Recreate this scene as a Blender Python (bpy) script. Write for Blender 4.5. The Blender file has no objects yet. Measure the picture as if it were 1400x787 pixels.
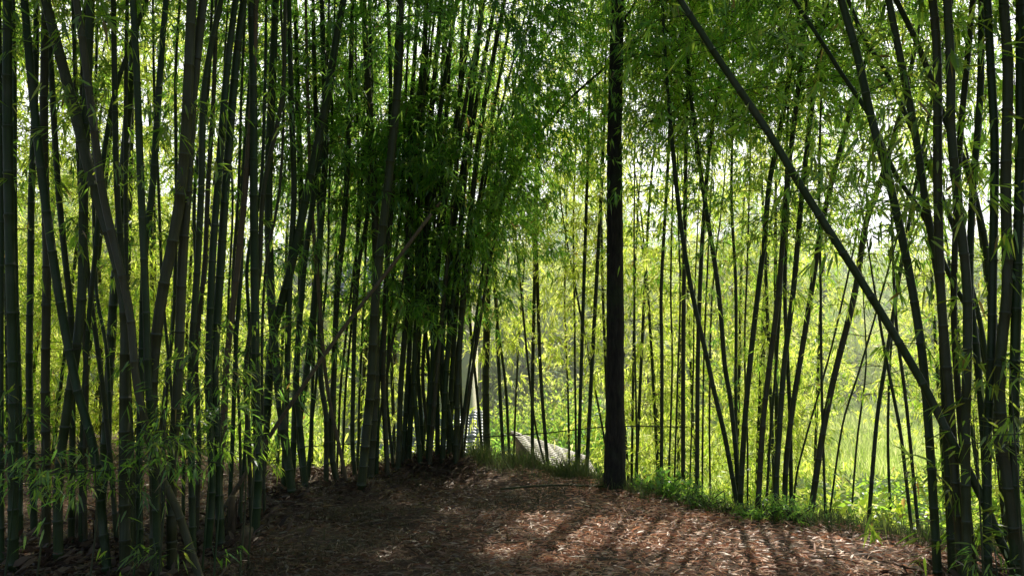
import bpy, math, random
import numpy as np

random.seed(7)
RNG = np.random.default_rng(7)
R = math.radians
scene = bpy.context.scene
COL = scene.collection

# ---------------------------------------------------------------- camera
CAM = np.array([0.0, 0.0, 1.6])
FPX = 1050.0
PITCH = math.atan((500 - 393.5) / FPX)
cam_d = bpy.data.cameras.new("camera")
cam_d.sensor_width = 36.0
cam_d.lens = 36.0 * FPX / 1400.0
cam_d.clip_start = 0.05
cam_d.clip_end = 3000
cam = bpy.data.objects.new("camera", cam_d)
cam.location = CAM
cam.rotation_euler = (math.pi / 2 + PITCH, 0, 0)
COL.objects.link(cam)
scene.camera = cam

FWD = np.array([0, math.cos(PITCH), math.sin(PITCH)])
UPV = np.array([0, -math.sin(PITCH), math.cos(PITCH)])


def ray(px, py):
    return FWD + (px - 700) / FPX * np.array([1.0, 0, 0]) + (393.5 - py) / FPX * UPV


def at(px, py, Y):
    d = ray(px, py)
    return CAM + d * (Y / d[1])


# ---------------------------------------------------------------- sun
SUN_AZ, SUN_EL = R(21), R(45)
SUN_DIR = np.array([math.sin(SUN_AZ) * math.cos(SUN_EL), math.cos(SUN_AZ) * math.cos(SUN_EL), math.sin(SUN_EL)])

# ---------------------------------------------------------------- terrain
EX = [-40, -12, -8, -5, -3.1, -0.6, 0.5, 1.3, 1.9, 2.6, 3.5, 4.2, 8, 14, 40]
EY = [30, 22, 17, 13, 11.7, 11.4, 10.9, 10.0, 9.2, 8.2, 7.4, 6.9, 5.7, 5.0, 4.0]


def sstep(a, b, x):
    t = np.clip((x - a) / (b - a), 0, 1)
    return t * t * (3 - 2 * t)


def hgt(x, y):
    x = np.asarray(x, float)
    y = np.asarray(y, float)
    d = y - np.interp(x, EX, EY)
    V = np.interp(x, [-30, -9, -4, 0, 3, 8, 20], [0.6, 0.9, 2.6, 2.9, 2.3, 1.5, 1.3])
    far = sstep(12, 60, d)
    V = V * (1 - far) + 1.6 * far
    z = -V * sstep(0.0, 5.0, d)
    near = 1 - sstep(30, 60, np.abs(d))
    z = z + near * (0.035 * np.sin(x * 1.7 + 0.6 * np.sin(y * 1.1)) * np.cos(y * 1.3 + 0.4) + 0.018 * np.sin(x * 4.3 + y * 2.1) * np.sin(y * 5.1 - x))
    z = z + 0.20 * np.exp(-(((x + 1.3) / 1.5) ** 2 + ((y - 10.9) / 0.9) ** 2))
    for mx, my, mh, ms in ((-2.6, 8.6, .16, .7), (-1.7, 9.2, .16, .6), (-0.9, 8.2, .12, .5), (-1.0, 10.6, .14, .6), (0.2, 10.4, .13, .35), (-2.9, 10.4, .15, .7), (0.9, 10.1, .08, .3), (-3.6, 6.6, .1, .6), (-2.2, 7.1, .08, .5)):
        z = z + mh * np.exp(-((x - mx) ** 2 + (y - my) ** 2) / ms ** 2)
    z = z + 0.10 * np.exp(-(((x + 0.4) / 1.3) ** 2 + ((y - 9.6) / 0.8) ** 2)) * sstep(-2, 0.2, -np.abs(d) + 1)
    return z


def ground_hit(px, py):
    d = ray(px, py)
    t = 2.0
    while t < 60:
        p = CAM + d * t
        if p[2] < float(hgt(p[0], p[1])):
            return p
        t += 0.02
    return CAM + d * 12


# ---------------------------------------------------------------- helpers
def tag(o, label=None, cat=None, group=None, kind=None):
    if label:
        o["label"] = label
    if cat:
        o["category"] = cat
    if group:
        o["group"] = group
    if kind:
        o["kind"] = kind
    return o


def empty(name, loc):
    o = bpy.data.objects.new(name, None)
    o.location = tuple(float(v) for v in loc)
    o.empty_display_size = 0.2
    COL.objects.link(o)
    return o


def mesh_obj(name, verts, faces_flat, face_sizes, mats, parent=None, mat_idx=None, smooth=False, origin=None):
    """verts (N,3) world coordinates; moved so the object origin is at origin / the parent's origin"""
    v = np.asarray(verts, np.float32).reshape(-1, 3).copy()
    if parent is not None:
        v -= np.array(parent.location, np.float32)
    elif origin is not None:
        v -= np.array(origin, np.float32)
    me = bpy.data.meshes.new(name)
    ff = np.asarray(faces_flat, np.int32).ravel()
    fs = np.asarray(face_sizes, np.int32).ravel()
    me.vertices.add(len(v))
    me.vertices.foreach_set("co", v.ravel())
    me.loops.add(len(ff))
    me.loops.foreach_set("vertex_index", ff)
    me.polygons.add(len(fs))
    st = np.zeros(len(fs), np.int32)
    st[1:] = np.cumsum(fs)[:-1]
    me.polygons.foreach_set("loop_start", st)
    for m in (mats if isinstance(mats, (list, tuple)) else [mats]):
        me.materials.append(m)
    if mat_idx is not None:
        me.polygons.foreach_set("material_index", np.asarray(mat_idx, np.int32))
    if smooth:
        me.polygons.foreach_set("use_smooth", np.ones(len(fs), bool))
    me.update(calc_edges=True)
    o = bpy.data.objects.new(name, me)
    if parent is not None:
        o.parent = parent
    elif origin is not None:
        o.location = tuple(float(x) for x in origin)
    COL.objects.link(o)
    return o


class Geo:
    def __init__(s):
        s.v, s.f, s.fs, s.mi, s.n = [], [], [], [], 0

    def add(s, v, f, fs, mi=0):
        v = np.asarray(v, np.float32).reshape(-1, 3)
        f = np.asarray(f, np.int64).ravel()
        fs = np.asarray(fs, np.int64).ravel()
        s.v.append(v)
        s.f.append(f + s.n)
        s.fs.append(fs)
        s.mi.append(np.full(len(fs), mi, np.int32))
        s.n += len(v)
        return s

    def box(s, c, size, rot=None, mi=0):
        c = np.array(c, float)
        h = np.array(size, float) / 2
        v = np.array([[x, y, z] for x in (-1, 1) for y in (-1, 1) for z in (-1, 1)]) * h
        if rot is not None:
            v = v @ np.array(rot).T
        v = v + c
        f = [0, 1, 3, 2, 4, 6, 7, 5, 0, 4, 5, 1, 2, 3, 7, 6, 0, 2, 6, 4, 1, 5, 7, 3]
        return s.add(v, f, [4] * 6, mi)

    def build(s, name, mats, parent=None, smooth=False, origin=None):
        if not s.v:
            return None
        return mesh_obj(name, np.concatenate(s.v), np.concatenate(s.f), np.concatenate(s.fs), mats, parent,
                        np.concatenate(s.mi), smooth, origin)


def norm(a):
    return a / np.maximum(np.linalg.norm(a, axis=-1, keepdims=True), 1e-9)


def tube(path, rad, sides=8, cap=True):
    path = np.asarray(path, float)
    n = len(path)
    rad = np.broadcast_to(np.asarray(rad, float), (n,))
    tan = norm(np.gradient(path, axis=0))
    ref = np.array([1.0, 0, 0]) if abs(tan[0][0]) < 0.8 else np.array([0, 1.0, 0])
    a = norm(np.cross(tan, ref))
    b = np.cross(tan, a)
    ang = np.linspace(0, 2 * math.pi, sides, endpoint=False)
    v = path[:, None] + rad[:, None, None] * (np.cos(ang)[None, :, None] * a[:, None] + np.sin(ang)[None, :, None] * b[:, None])
    v = v.reshape(-1, 3)
    i = np.arange(n - 1)[:, None] * sides
    j = np.arange(sides)[None]
    j2 = (j + 1) % sides
    f = np.stack([i + j, i + j2, i + sides + j2, i + sides + j], -1).reshape(-1)
    fs = [4] * ((n - 1) * sides)
    if cap:
        f = np.concatenate([f, np.arange(sides)[::-1], np.arange(sides) + (n - 1) * sides])
        fs = fs + [sides, sides]
    return v, f, fs


def catmull(pts, step=0.12):
    pts = np.asarray(pts, float)
    if len(pts) == 2:
        n = max(2, int(np.linalg.norm(pts[1] - pts[0]) / step))
        return pts[0] + (pts[1] - pts[0]) * np.linspace(0, 1, n)[:, None]
    P = np.vstack([2 * pts[0] - pts[1], pts, 2 * pts[-1] - pts[-2]])
    out = []
    for k in range(1, len(P) - 2):
        p0, p1, p2, p3 = P[k - 1], P[k], P[k + 1], P[k + 2]
        n = max(2, int(np.linalg.norm(p2 - p1) / step))
        t = np.linspace(0, 1, n, endpoint=False)[:, None]
        # centripetal-ish damping
        m1, m2 = (p2 - p0) * 0.5, (p3 - p1) * 0.5
        L = np.linalg.norm(p2 - p1)
        m1 = m1 * min(1, L / max(np.linalg.norm(m1), 1e-6))
        m2 = m2 * min(1, L / max(np.linalg.norm(m2), 1e-6))
        out.append((2 * t**3 - 3 * t**2 + 1) * p1 + (t**3 - 2 * t**2 + t) * m1 + (-2 * t**3 + 3 * t**2) * p2 + (t**3 - t**2) * m2)
    out.append(pts[-1:])
    return np.vstack(out)


# ---------------------------------------------------------------- materials
def new_mat(name):
    m = bpy.data.materials.new(name)
    m.use_nodes = True
    nt = m.node_tree
    nt.nodes.clear()
    out = nt.nodes.new("ShaderNodeOutputMaterial")
    return m, nt, out


def ramp(nt, fac, stops):
    r = nt.nodes.new("ShaderNodeValToRGB")
    el = r.color_ramp.elements
    while len(el) < len(stops):
        el.new(0.5)
    for e, (p, c) in zip(el, stops):
        e.position = p
        e.color = (*c, 1)
    nt.links.new(fac, r.inputs[0])
    return r.outputs[0]


def noise(nt, scale, detail=4, vec=None, rough=0.6):
    n = nt.nodes.new("ShaderNodeTexNoise")
    n.inputs["Scale"].default_value = scale
    n.inputs["Detail"].default_value = detail
    n.inputs["Roughness"].default_value = rough
    if vec is not None:
        nt.links.new(vec, n.inputs["Vector"])
    return n.outputs[0]


def pos(nt, scale=None):
    g = nt.nodes.new("ShaderNodeNewGeometry")
    if scale is None:
        return g.outputs["Position"]
    v = nt.nodes.new("ShaderNodeVectorMath")
    v.operation = "MULTIPLY"
    v.inputs[1].default_value = scale
    nt.links.new(g.outputs["Position"], v.inputs[0])
    return v.outputs[0]


def mixc(nt, fac, a, b, mode="MIX"):
    m = nt.nodes.new("ShaderNodeMix")
    m.data_type = "RGBA"
    m.blend_type = mode
    for sock, val in ((m.inputs[0], fac), (m.inputs[6], a), (m.inputs[7], b)):
        if hasattr(val, "is_linked"):
            nt.links.new(val, sock)
        elif isinstance(val, (int, float)):
            sock.default_value = val
        else:
            sock.default_value = (*val, 1)
    return m.outputs[2]


def leaf_mat(name, refl, trans, mix=0.5, gloss=0.06, rough=0.35, dead=0.02):
    m, nt, out = new_mat(name)
    g = nt.nodes.new("ShaderNodeNewGeometry")
    rnd = g.outputs["Random Per Island"]
    cr = ramp(nt, rnd, [(0.0, (0.16, 0.12, 0.05)), (dead, (0.16, 0.12, 0.05)), (dead + 0.001, refl[0]), (0.6, refl[1]), (1.0, refl[2])])
    ct = ramp(nt, rnd, [(0.0, (0.45, 0.30, 0.08)), (dead, (0.45, 0.30, 0.08)), (dead + 0.001, trans[0]), (0.6, trans[1]), (1.0, trans[2])])
    nz = noise(nt, 0.9, 2, pos(nt))
    k = nt.nodes.new("ShaderNodeMapRange")
    k.inputs[1].default_value = 0.35
    k.inputs[2].default_value = 0.65
    k.inputs[3].default_value = 0.75
    k.inputs[4].default_value = 1.25
    nt.links.new(nz, k.inputs[0])
    comb = nt.nodes.new("ShaderNodeCombineColor")
    for i in range(3):
        nt.links.new(k.outputs[0], comb.inputs[i])
    cr = mixc(nt, 1.0, cr, comb.outputs[0], "MULTIPLY")
    ct = mixc(nt, 1.0, ct, comb.outputs[0], "MULTIPLY")
    d = nt.nodes.new("ShaderNodeBsdfDiffuse")
    t = nt.nodes.new("ShaderNodeBsdfTranslucent")
    gl = nt.nodes.new("ShaderNodeBsdfGlossy")
    gl.inputs["Roughness"].default_value = rough
    gl.inputs["Color"].default_value = (0.9, 0.95, 1.0, 1)
    nt.links.new(cr, d.inputs[0])
    nt.links.new(ct, t.inputs[0])
    mx = nt.nodes.new("ShaderNodeMixShader")
    mx.inputs[0].default_value = mix
    nt.links.new(d.outputs[0], mx.inputs[1])
    nt.links.new(t.outputs[0], mx.inputs[2])
    m2 = nt.nodes.new("ShaderNodeMixShader")
    m2.inputs[0].default_value = gloss
    nt.links.new(mx.outputs[0], m2.inputs[1])
    nt.links.new(gl.outputs[0], m2.inputs[2])
    nt.links.new(m2.outputs[0], out.inputs[0])
    return m


def princ(nt, out):
    p = nt.nodes.new("ShaderNodeBsdfPrincipled")
    nt.links.new(p.outputs[0], out.inputs[0])
    return p


def bump(nt, p, h, strength=0.4, dist=0.02):
    b = nt.nodes.new("ShaderNodeBump")
    b.inputs["Strength"].default_value = strength
    b.inputs["Distance"].default_value = dist
    nt.links.new(h, b.inputs["Height"])
    nt.links.new(b.outputs[0], p.inputs["Normal"])


def stem_mat(name, c0, c1, c2, rough=0.42):
    m, nt, out = new_mat(name)
    p = princ(nt, out)
    oi = nt.nodes.new("ShaderNodeObjectInfo")
    base = ramp(nt, oi.outputs["Random"], [(0, c0), (0.55, c1), (1, c2)])
    streak = noise(nt, 1.0, 5, pos(nt, (70, 70, 2.5)))
    blot = noise(nt, 3.0, 5, pos(nt))
    c = mixc(nt, streak, base, (0.016, 0.017, 0.008))
    f = ramp(nt, blot, [(0.5, (0, 0, 0)), (0.72, (0.7, 0.7, 0.7))])
    c = mixc(nt, f, c, (0.075, 0.075, 0.05))
    nt.links.new(c, p.inputs["Base Color"])
    p.inputs["Roughness"].default_value = rough
    p.inputs["Specular IOR Level"].default_value = 0.3
    bump(nt, p, streak, 0.3, 0.004)
    return m


def simple_mat(name, cols, scale, detail=5, rough=0.9, bmp=0.5, bdist=0.02, vscale=None):
    m, nt, out = new_mat(name)
    p = princ(nt, out)
    n = noise(nt, scale, detail, pos(nt, vscale) if vscale else pos(nt), 0.65)
    k = len(cols)
    c = ramp(nt, n, [(0.3 + 0.4 * i / max(1, k - 1), cc) for i, cc in enumerate(cols)])
    nt.links.new(c, p.inputs["Base Color"])
    p.inputs["Roughness"].default_value = rough
    if bmp:
        bump(nt, p, n, bmp, bdist)
    return m


def island_mat(name, cols, rough=0.8, transl=0.0):
    m, nt, out = new_mat(name)
    g = nt.nodes.new("ShaderNodeNewGeometry")
    c = ramp(nt, g.outputs["Random Per Island"], [(i / (len(cols) - 1), cc) for i, cc in enumerate(cols)])
    p = nt.nodes.new("ShaderNodeBsdfPrincipled")
    nt.links.new(c, p.inputs["Base Color"])
    p.inputs["Roughness"].default_value = rough
    if transl:
        t = nt.nodes.new("ShaderNodeBsdfTranslucent")
        nt.links.new(c, t.inputs[0])
        mx = nt.nodes.new("ShaderNodeMixShader")
        mx.inputs[0].default_value = transl
        nt.links.new(p.outputs[0], mx.inputs[1])
        nt.links.new(t.outputs[0], mx.inputs[2])
        nt.links.new(mx.outputs[0], out.inputs[0])
    else:
        nt.links.new(p.outputs[0], out.inputs[0])
    return m


M = {}
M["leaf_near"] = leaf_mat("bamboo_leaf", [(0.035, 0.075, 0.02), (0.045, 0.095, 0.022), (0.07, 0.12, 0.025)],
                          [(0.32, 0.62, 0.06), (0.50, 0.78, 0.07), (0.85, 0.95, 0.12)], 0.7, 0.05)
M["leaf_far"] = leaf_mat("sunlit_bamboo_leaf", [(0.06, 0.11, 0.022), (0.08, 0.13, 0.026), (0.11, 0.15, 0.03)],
                         [(0.62, 0.84, 0.08), (0.90, 0.98, 0.16), (1.0, 1.0, 0.45)], 0.88, 0.04)  # bright copy of the leaf: sunlight put into the colour
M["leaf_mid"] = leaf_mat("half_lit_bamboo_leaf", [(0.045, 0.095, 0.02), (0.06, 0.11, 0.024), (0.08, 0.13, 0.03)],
                         [(0.42, 0.74, 0.07), (0.62, 0.88, 0.10), (0.92, 0.96, 0.18)], 0.76, 0.04)  # in-between copy of the leaf: half light put into the colour
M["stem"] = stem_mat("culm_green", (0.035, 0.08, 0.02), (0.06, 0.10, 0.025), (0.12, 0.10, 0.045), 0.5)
M["stem_mid"] = stem_mat("culm_lit_green", (0.04, 0.07, 0.018), (0.06, 0.085, 0.025), (0.10, 0.09, 0.04), 0.5)  # culm green for the bank rank, its lit look put into colour
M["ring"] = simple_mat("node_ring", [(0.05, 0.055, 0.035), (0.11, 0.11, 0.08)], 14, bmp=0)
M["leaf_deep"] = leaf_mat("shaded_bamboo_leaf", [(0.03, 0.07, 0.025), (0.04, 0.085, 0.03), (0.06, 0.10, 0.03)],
                          [(0.28, 0.60, 0.10), (0.40, 0.74, 0.10), (0.65, 0.88, 0.12)], 0.72, 0.05)  # dark copy of the leaf: canopy shade put into the colour
M["stem_far"] = stem_mat("culm_slim", (0.03, 0.055, 0.018), (0.05, 0.075, 0.025), (0.09, 0.09, 0.04))
M["dead"] = stem_mat("culm_dead", (0.28, 0.19, 0.10), (0.30, 0.21, 0.12), (0.25, 0.17, 0.09), 0.7)
M["twig"] = simple_mat("twig", [(0.03, 0.04, 0.015), (0.06, 0.06, 0.03)], 8, bmp=0)
def bark_mat():
    m, nt, out = new_mat("bark")
    p = princ(nt, out)
    n1 = noise(nt, 1.0, 7, pos(nt, (30, 30, 5)), 0.7)
    n2 = noise(nt, 2.2, 5, pos(nt), 0.6)
    c = ramp(nt, n1, [(0.32, (0.008, 0.007, 0.006)), (0.5, (0.028, 0.022, 0.016)), (0.7, (0.06, 0.05, 0.04))])
    c = mixc(nt, ramp(nt, n2, [(0.52, (0, 0, 0)), (0.66, (0.65, 0.65, 0.65))]), c, (0.035, 0.05, 0.018))
    nt.links.new(c, p.inputs["Base Color"])
    p.inputs["Roughness"].default_value = 0.9
    bump(nt, p, n1, 1.0, 0.04)
    return m


M["bark"] = bark_mat()
M["sheath"] = simple_mat("dry_sheath", [(0.05, 0.035, 0.02), (0.13, 0.09, 0.05)], 20, bmp=0.3)
def darken_left(m):  # old damp litter on the left gets a darker base colour
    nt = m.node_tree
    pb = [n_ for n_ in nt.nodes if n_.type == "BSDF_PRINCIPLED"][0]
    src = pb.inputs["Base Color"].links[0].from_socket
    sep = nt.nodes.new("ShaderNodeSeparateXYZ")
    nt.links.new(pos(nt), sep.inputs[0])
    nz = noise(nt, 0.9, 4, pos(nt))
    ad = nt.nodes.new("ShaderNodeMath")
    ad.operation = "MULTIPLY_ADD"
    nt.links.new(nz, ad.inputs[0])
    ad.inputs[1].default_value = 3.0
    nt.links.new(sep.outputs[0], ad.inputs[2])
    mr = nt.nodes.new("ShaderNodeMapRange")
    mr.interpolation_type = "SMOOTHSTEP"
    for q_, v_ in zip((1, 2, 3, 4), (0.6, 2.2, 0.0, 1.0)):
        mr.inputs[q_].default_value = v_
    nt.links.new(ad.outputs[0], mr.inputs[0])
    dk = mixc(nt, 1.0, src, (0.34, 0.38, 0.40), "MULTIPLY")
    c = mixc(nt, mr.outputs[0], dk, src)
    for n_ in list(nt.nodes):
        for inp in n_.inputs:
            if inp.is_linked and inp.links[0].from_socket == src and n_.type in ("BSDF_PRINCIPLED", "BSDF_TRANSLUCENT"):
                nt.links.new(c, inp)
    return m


M["litter"] = island_mat("dry_leaf", [(0.22, 0.085, 0.045), (0.66, 0.28, 0.16), (0.84, 0.44, 0.27), (0.38, 0.16, 0.08), (0.95, 0.70, 0.50), (0.80, 0.38, 0.22), (0.12, 0.06, 0.04)], 0.42, 0.35)
darken_left(M["litter"])
M["tangle"] = island_mat("dry_tangle", [(0.05, 0.045, 0.02), (0.12, 0.09, 0.05), (0.20, 0.15, 0.09), (0.06, 0.075, 0.025)], 0.8, 0.2)
M["grass"] = island_mat("grass_blade", [(0.035, 0.07, 0.015), (0.07, 0.13, 0.03), (0.20, 0.17, 0.08), (0.11, 0.19, 0.04), (0.18, 0.20, 0.07)], 0.6, 0.45)
M["field"] = island_mat("field_blade", [(0.62, 0.82, 0.16), (0.80, 0.94, 0.26), (0.95, 0.98, 0.45)], 0.6, 0.62)


def ground_mat():
    m, nt, out = new_mat("forest_floor")
    p = princ(nt, out)
    n1 = noise(nt, 16, 8, pos(nt), 0.7)
    n2 = noise(nt, 0.8, 3, pos(nt))
    soil = ramp(nt, n1, [(0.3, (0.035, 0.022, 0.014)), (0.5, (0.12, 0.07, 0.042)), (0.7, (0.26, 0.16, 0.10))])
    soil = mixc(nt, ramp(nt, n2, [(0.35, (0, 0, 0)), (0.7, (0.6, 0.6, 0.6))]), soil, (0.07, 0.045, 0.03))
    green = ramp(nt, n1, [(0.3, (0.03, 0.06, 0.012)), (0.55, (0.10, 0.17, 0.03)), (0.75, (0.20, 0.28, 0.06))])
    sep = nt.nodes.new("ShaderNodeSeparateXYZ")
    nt.links.new(pos(nt), sep.inputs[0])
    mr = nt.nodes.new("ShaderNodeMapRange")
    mr.inputs[1].default_value = -0.15
    mr.inputs[2].default_value = -0.8
    nt.links.new(sep.outputs[2], mr.inputs[0])
    c = mixc(nt, mr.outputs[0], soil, green)
    nt.links.new(c, p.inputs["Base Color"])
    p.inputs["Roughness"].default_value = 0.95
    bump(nt, p, n1, 0.9, 0.03)
    return m


# ---------------------------------------------------------------- ground and hills
def axis(lo, hi, fine_lo, fine_hi, fine, k=1.16):
    a = list(np.arange(fine_lo, fine_hi + 1e-6, fine))
    s = fine
    while a[-1] < hi:
        s *= k
        a.append(a[-1] + s)
    s = fine
    while a[0] > lo:
        s *= k
        a.insert(0, a[0] - s)
    return np.array(a)


gx = axis(-900, 900, -9, 9, 0.12)
gy = axis(-60, 1500, 3, 17, 0.12)
GX, GY = np.meshgrid(gx, gy)
GZ = hgt(GX, GY)
nx, ny = len(gx), len(gy)
i = (np.arange(ny - 1)[:, None] * nx + np.arange(nx - 1)[None]).ravel()
gf = np.stack([i, i + 1, i + nx + 1, i + nx], -1)
g = mesh_obj("ground", np.stack([GX, GY, GZ], -1).reshape(-1, 3), gf, [4] * len(gf), ground_mat(), smooth=True)
tag(g, "leaf-strewn forest floor falling away to a green valley", "ground", kind="structure")

hx = np.linspace(-420, 420, 90)
hv, hf = [], []
for k, t in enumerate(np.linspace(0, 1, 14)):
    for x in hx:
        H = 11 + 4 * math.sin(x * 0.013 + 1) + 6 * math.sin(x * 0.037) + 3 * math.sin(x * 0.11)
        hv.append((x, 170 + 90 * t + 8 * math.sin(x * 0.05), -3 + (H + 3) * math.sin(t * math.pi / 2) + 1.5 * math.sin(x * 0.3 + k)))
for k in range(13):
    for j in range(89):
        a = k * 90 + j
        hf += [a, a + 1, a + 91, a + 90]
hm = simple_mat("hazy_hillside", [(0.30, 0.42, 0.34), (0.42, 0.52, 0.42), (0.5, 0.6, 0.44)], 0.12, 6, 1.0, 0)  # distance haze painted in as a pale hill colour
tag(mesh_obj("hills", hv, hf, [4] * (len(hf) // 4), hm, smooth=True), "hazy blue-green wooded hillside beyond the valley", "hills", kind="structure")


# ---------------------------------------------------------------- foliage generator
# openings in the canopy through which the sun reaches the floor: (ground point, radius)
GAPS = []


def add_gap(px, py, r):
    p = ground_hit(px, py)
    GAPS.append((p, r))


for a in [(735, 716, .16), (770, 728, .20), (815, 735, .2), (860, 724, .2), (900, 745, .26), (945, 735, .22), (990, 752, .30),
          (1040, 745, .26), (1090, 757, .22), (1140, 752, .24), (1190, 762, .28), (1225, 770, .16), (930, 770, .26), (1010, 776, .2),
          (760, 765, .10), (690, 760, .1), (612, 700, .10), (655, 652, .16), (610, 655, .22), (575, 660, .12), (335, 745, .14), (318, 770, .18), (355, 778, .12),
          (680, 640, .35), (940, 715, .14), (860, 745, .14), (600, 689, .05), (520, 765, .08), (430, 655, .3), (475, 660, .25), (30, 770, .1)]:
    add_gap(*a)
GP = np.array([g_[0] for g_ in GAPS])
GR = np.array([g_[1] for g_ in GAPS])


# and through which it picks out sprays of leaves in the near clusters
for a in [(60, 600, 5.5, .22), (20, 560, 5.6, .2), (130, 625, 5.4, .22), (190, 700, 5.5, .12), (300, 540, 5.6, .2), (340, 560, 5.8, .16), (285, 745, 5.6, .14),
          (225, 545, 5.5, .12), (335, 165, 6.5, .15), (235, 700, 5.4, .12), (345, 570, 6, .1), (600, 330, 10, .25), (620, 200, 10, .25), (560, 120, 10, .25),
          (700, 150, 10.5, .4), (690, 60, 10.5, .4), (500, 60, 9.5, .25), (430, 150, 9, .25), (1330, 350, 5.6, .15), (1380, 500, 4.8, .15), (1230, 60, 6, .2),
          (1360, 750, 5, .12), (480, 180, 9.6, .25), (640, 450, 10.6, .25), (730, 230, 11, .4), (560, 220, 10, .2), (160, 180, 6, .2), (90, 300, 6.2, .2)]:
    GAPS.append((at(a[0], a[1], a[2]), a[3] + (0.22 if a[0] < 360 else 0)))
for a in [(800, 640, 14.2, .5), (765, 630, 14.6, .6), (735, 610, 16, .6), (645, 590, 19, .7), (650, 610, 18.2, .5), (700, 600, 14, .4)]:
    GAPS.append((at(a[0], a[1], a[2]), a[3] + 0.15))
GP = np.array([g_[0] for g_ in GAPS])
GR = np.array([g_[1] for g_ in GAPS]) + 0.10
GR[:16] += 0.16


def in_gap(b):
    bad = np.zeros(len(b), bool)
    keep = (np.sin(b[:, 0] * 91.7 + b[:, 1] * 53.3 + b[:, 2] * 77.1) > 0.97)
    for p, r in zip(GP, GR):
        v = b - p
        t = v @ SUN_DIR
        d = np.linalg.norm(v - t[:, None] * SUN_DIR, axis=1)
        bad |= (t > 0.4) & (d < r * (0.9 + 0.25 * np.sin(b[:, 0] * 7 + b[:, 2] * 9)))
    return bad & ~keep


def leaves_geo(geo, rng, b, dirs, ln, wd, hq=True, mi=0, sag=0.18):
    n = len(b)
    if n == 0:
        return
    nrm = norm(rng.normal(size=(n, 3)) * 0.55 + np.array([0, 0, 1.0]))
    side = norm(np.cross(dirs, nrm))
    ln = np.asarray(ln)[:, None]
    wd = np.asarray(wd)[:, None]
    dn = np.array([0, 0, -1.0])
    if hq:
        p1 = b + dirs * ln * 0.22
        p2 = b + dirs * ln * 0.6 + dn * ln * sag * 0.3
        tip = b + dirs * ln + dn * ln * sag
        v = np.stack([b, p1 - side * wd / 2, p1 + side * wd / 2, p2 - side * wd * 0.42, p2 + side * wd * 0.42, tip], 1)
        base = np.arange(n)[:, None] * 6
        f = (base + np.array([0, 2, 1, 1, 2, 4, 3, 3, 4, 5])[None]).ravel()
        fs = np.tile([3, 4, 3], n)
    else:
        p1 = b + dirs * ln * 0.35
        tip = b + dirs * ln + dn * ln * sag
        v = np.stack([b, p1 - side * wd / 2, tip, p1 + side * wd / 2], 1)
        base = np.arange(n)[:, None] * 4
        f = (base + np.array([0, 3, 2, 1])[None]).ravel()
        fs = np.full(n, 4)
    geo.add(v.reshape(-1, 3), f, fs, mi)


def twigs_geo(geo, o, m, e, r, mi=1):
    """3-sided bent twigs, o -> m -> e"""
    n = len(o)
    if n == 0:
        return
    d = norm(e - o)
    a = norm(np.cross(d, np.array([0.31, 0.2, 0.93])))
    b = np.cross(d, a)
    vs = []
    for c, k in ((o, 1.0), (m, 0.75), (e, 0.3)):
        for q in range(3):
            an = q * 2.0944
            vs.append(c + (a * math.cos(an) + b * math.sin(an)) * r * k)
    v = np.stack(vs, 1)
    base = np.arange(n)[:, None] * 9
    pat = []
    for s in (0, 3):
        for q in range(3):
            q2 = (q + 1) % 3
            pat += [s + q, s + q2, s + 3 + q2, s + 3 + q]
    geo.add(v.reshape(-1, 3), (base + np.array(pat)[None]).ravel(), np.full(n * 6, 4), mi)


def foliage_geo(rng, o, az, L, cpm=7.0, per=5, ll=0.15, lw=0.02, up=0.5, droop=0.75, hq=True, gaps=True, spread=0.22):
    """o (N,3) branch roots, az, L lengths"""
    geo = Geo()
    n = len(o)
    if n == 0:
        return geo
    H = np.stack([np.cos(az), np.sin(az), np.zeros(n)], 1)
    upv = up * rng.uniform(0.4, 1.5, n)
    dr = droop * rng.uniform(0.6, 1.4, n)

    def bp(t, idx):
        return o[idx] + H[idx] * (L[idx] * t)[:, None] + np.array([0, 0, 1.0]) * (L[idx] * (upv[idx] * t - dr[idx] * t * t))[:, None]
    ids = np.arange(n)
    tw_o, tw_m, tw_e = o, bp(np.full(n, 0.5), ids), bp(np.ones(n), ids)
    if gaps:
        k = ~in_gap(tw_m)
        tw_o, tw_m, tw_e = tw_o[k], tw_m[k], tw_e[k]
    twigs_geo(geo, tw_o, tw_m, tw_e, 0.0035 if hq else 0.005)
    K = np.maximum(1, (L * cpm).astype(int))
    idx = np.repeat(ids, K)
    t = rng.uniform(0.2, 1.0, len(idx))
    c = bp(t, idx)
    tan = H[idx] + np.array([0, 0, 1.0]) * (upv[idx] - 2 * dr[idx] * t)[:, None]
    tan = norm(tan)
    sd = norm(rng.normal(size=(len(idx), 3)) + np.array([0, 0, -0.15]))
    off = sd * (rng.uniform(0.02, 1, len(idx)) * spread * (0.5 + L[idx] * 0.5))[:, None]
    c2 = c + off
    if gaps:
        k = ~in_gap(c2)
        idx, c, c2, tan, sd = idx[k], c[k], c2[k], tan[k], sd[k]
    if hq:
        twigs_geo(geo, c, (c + c2) / 2 + np.array([0, 0, 0.01]), c2, 0.0016)
    m = rng.integers(max(2, per - 2), per + 3, len(idx))
    li = np.repeat(np.arange(len(idx)), m)
    cd = norm(tan * 0.6 + sd * 0.8 + rng.normal(size=sd.shape) * 0.25)
    d = norm(cd[li] * 0.9 + rng.normal(size=(len(li), 3)) * 0.5 + np.array([0, 0, -0.42]))
    b = c2[li] + rng.normal(size=(len(li), 3)) * 0.02
    ln = ll * rng.uniform(0.55, 1.25, len(li))
    wd = lw * rng.uniform(0.7, 1.25, len(li))
    leaves_geo(geo, rng, b, d, ln, wd, hq)
    return geo


# ---------------------------------------------------------------- bamboo culms
ALL_CULMS = []


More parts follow.
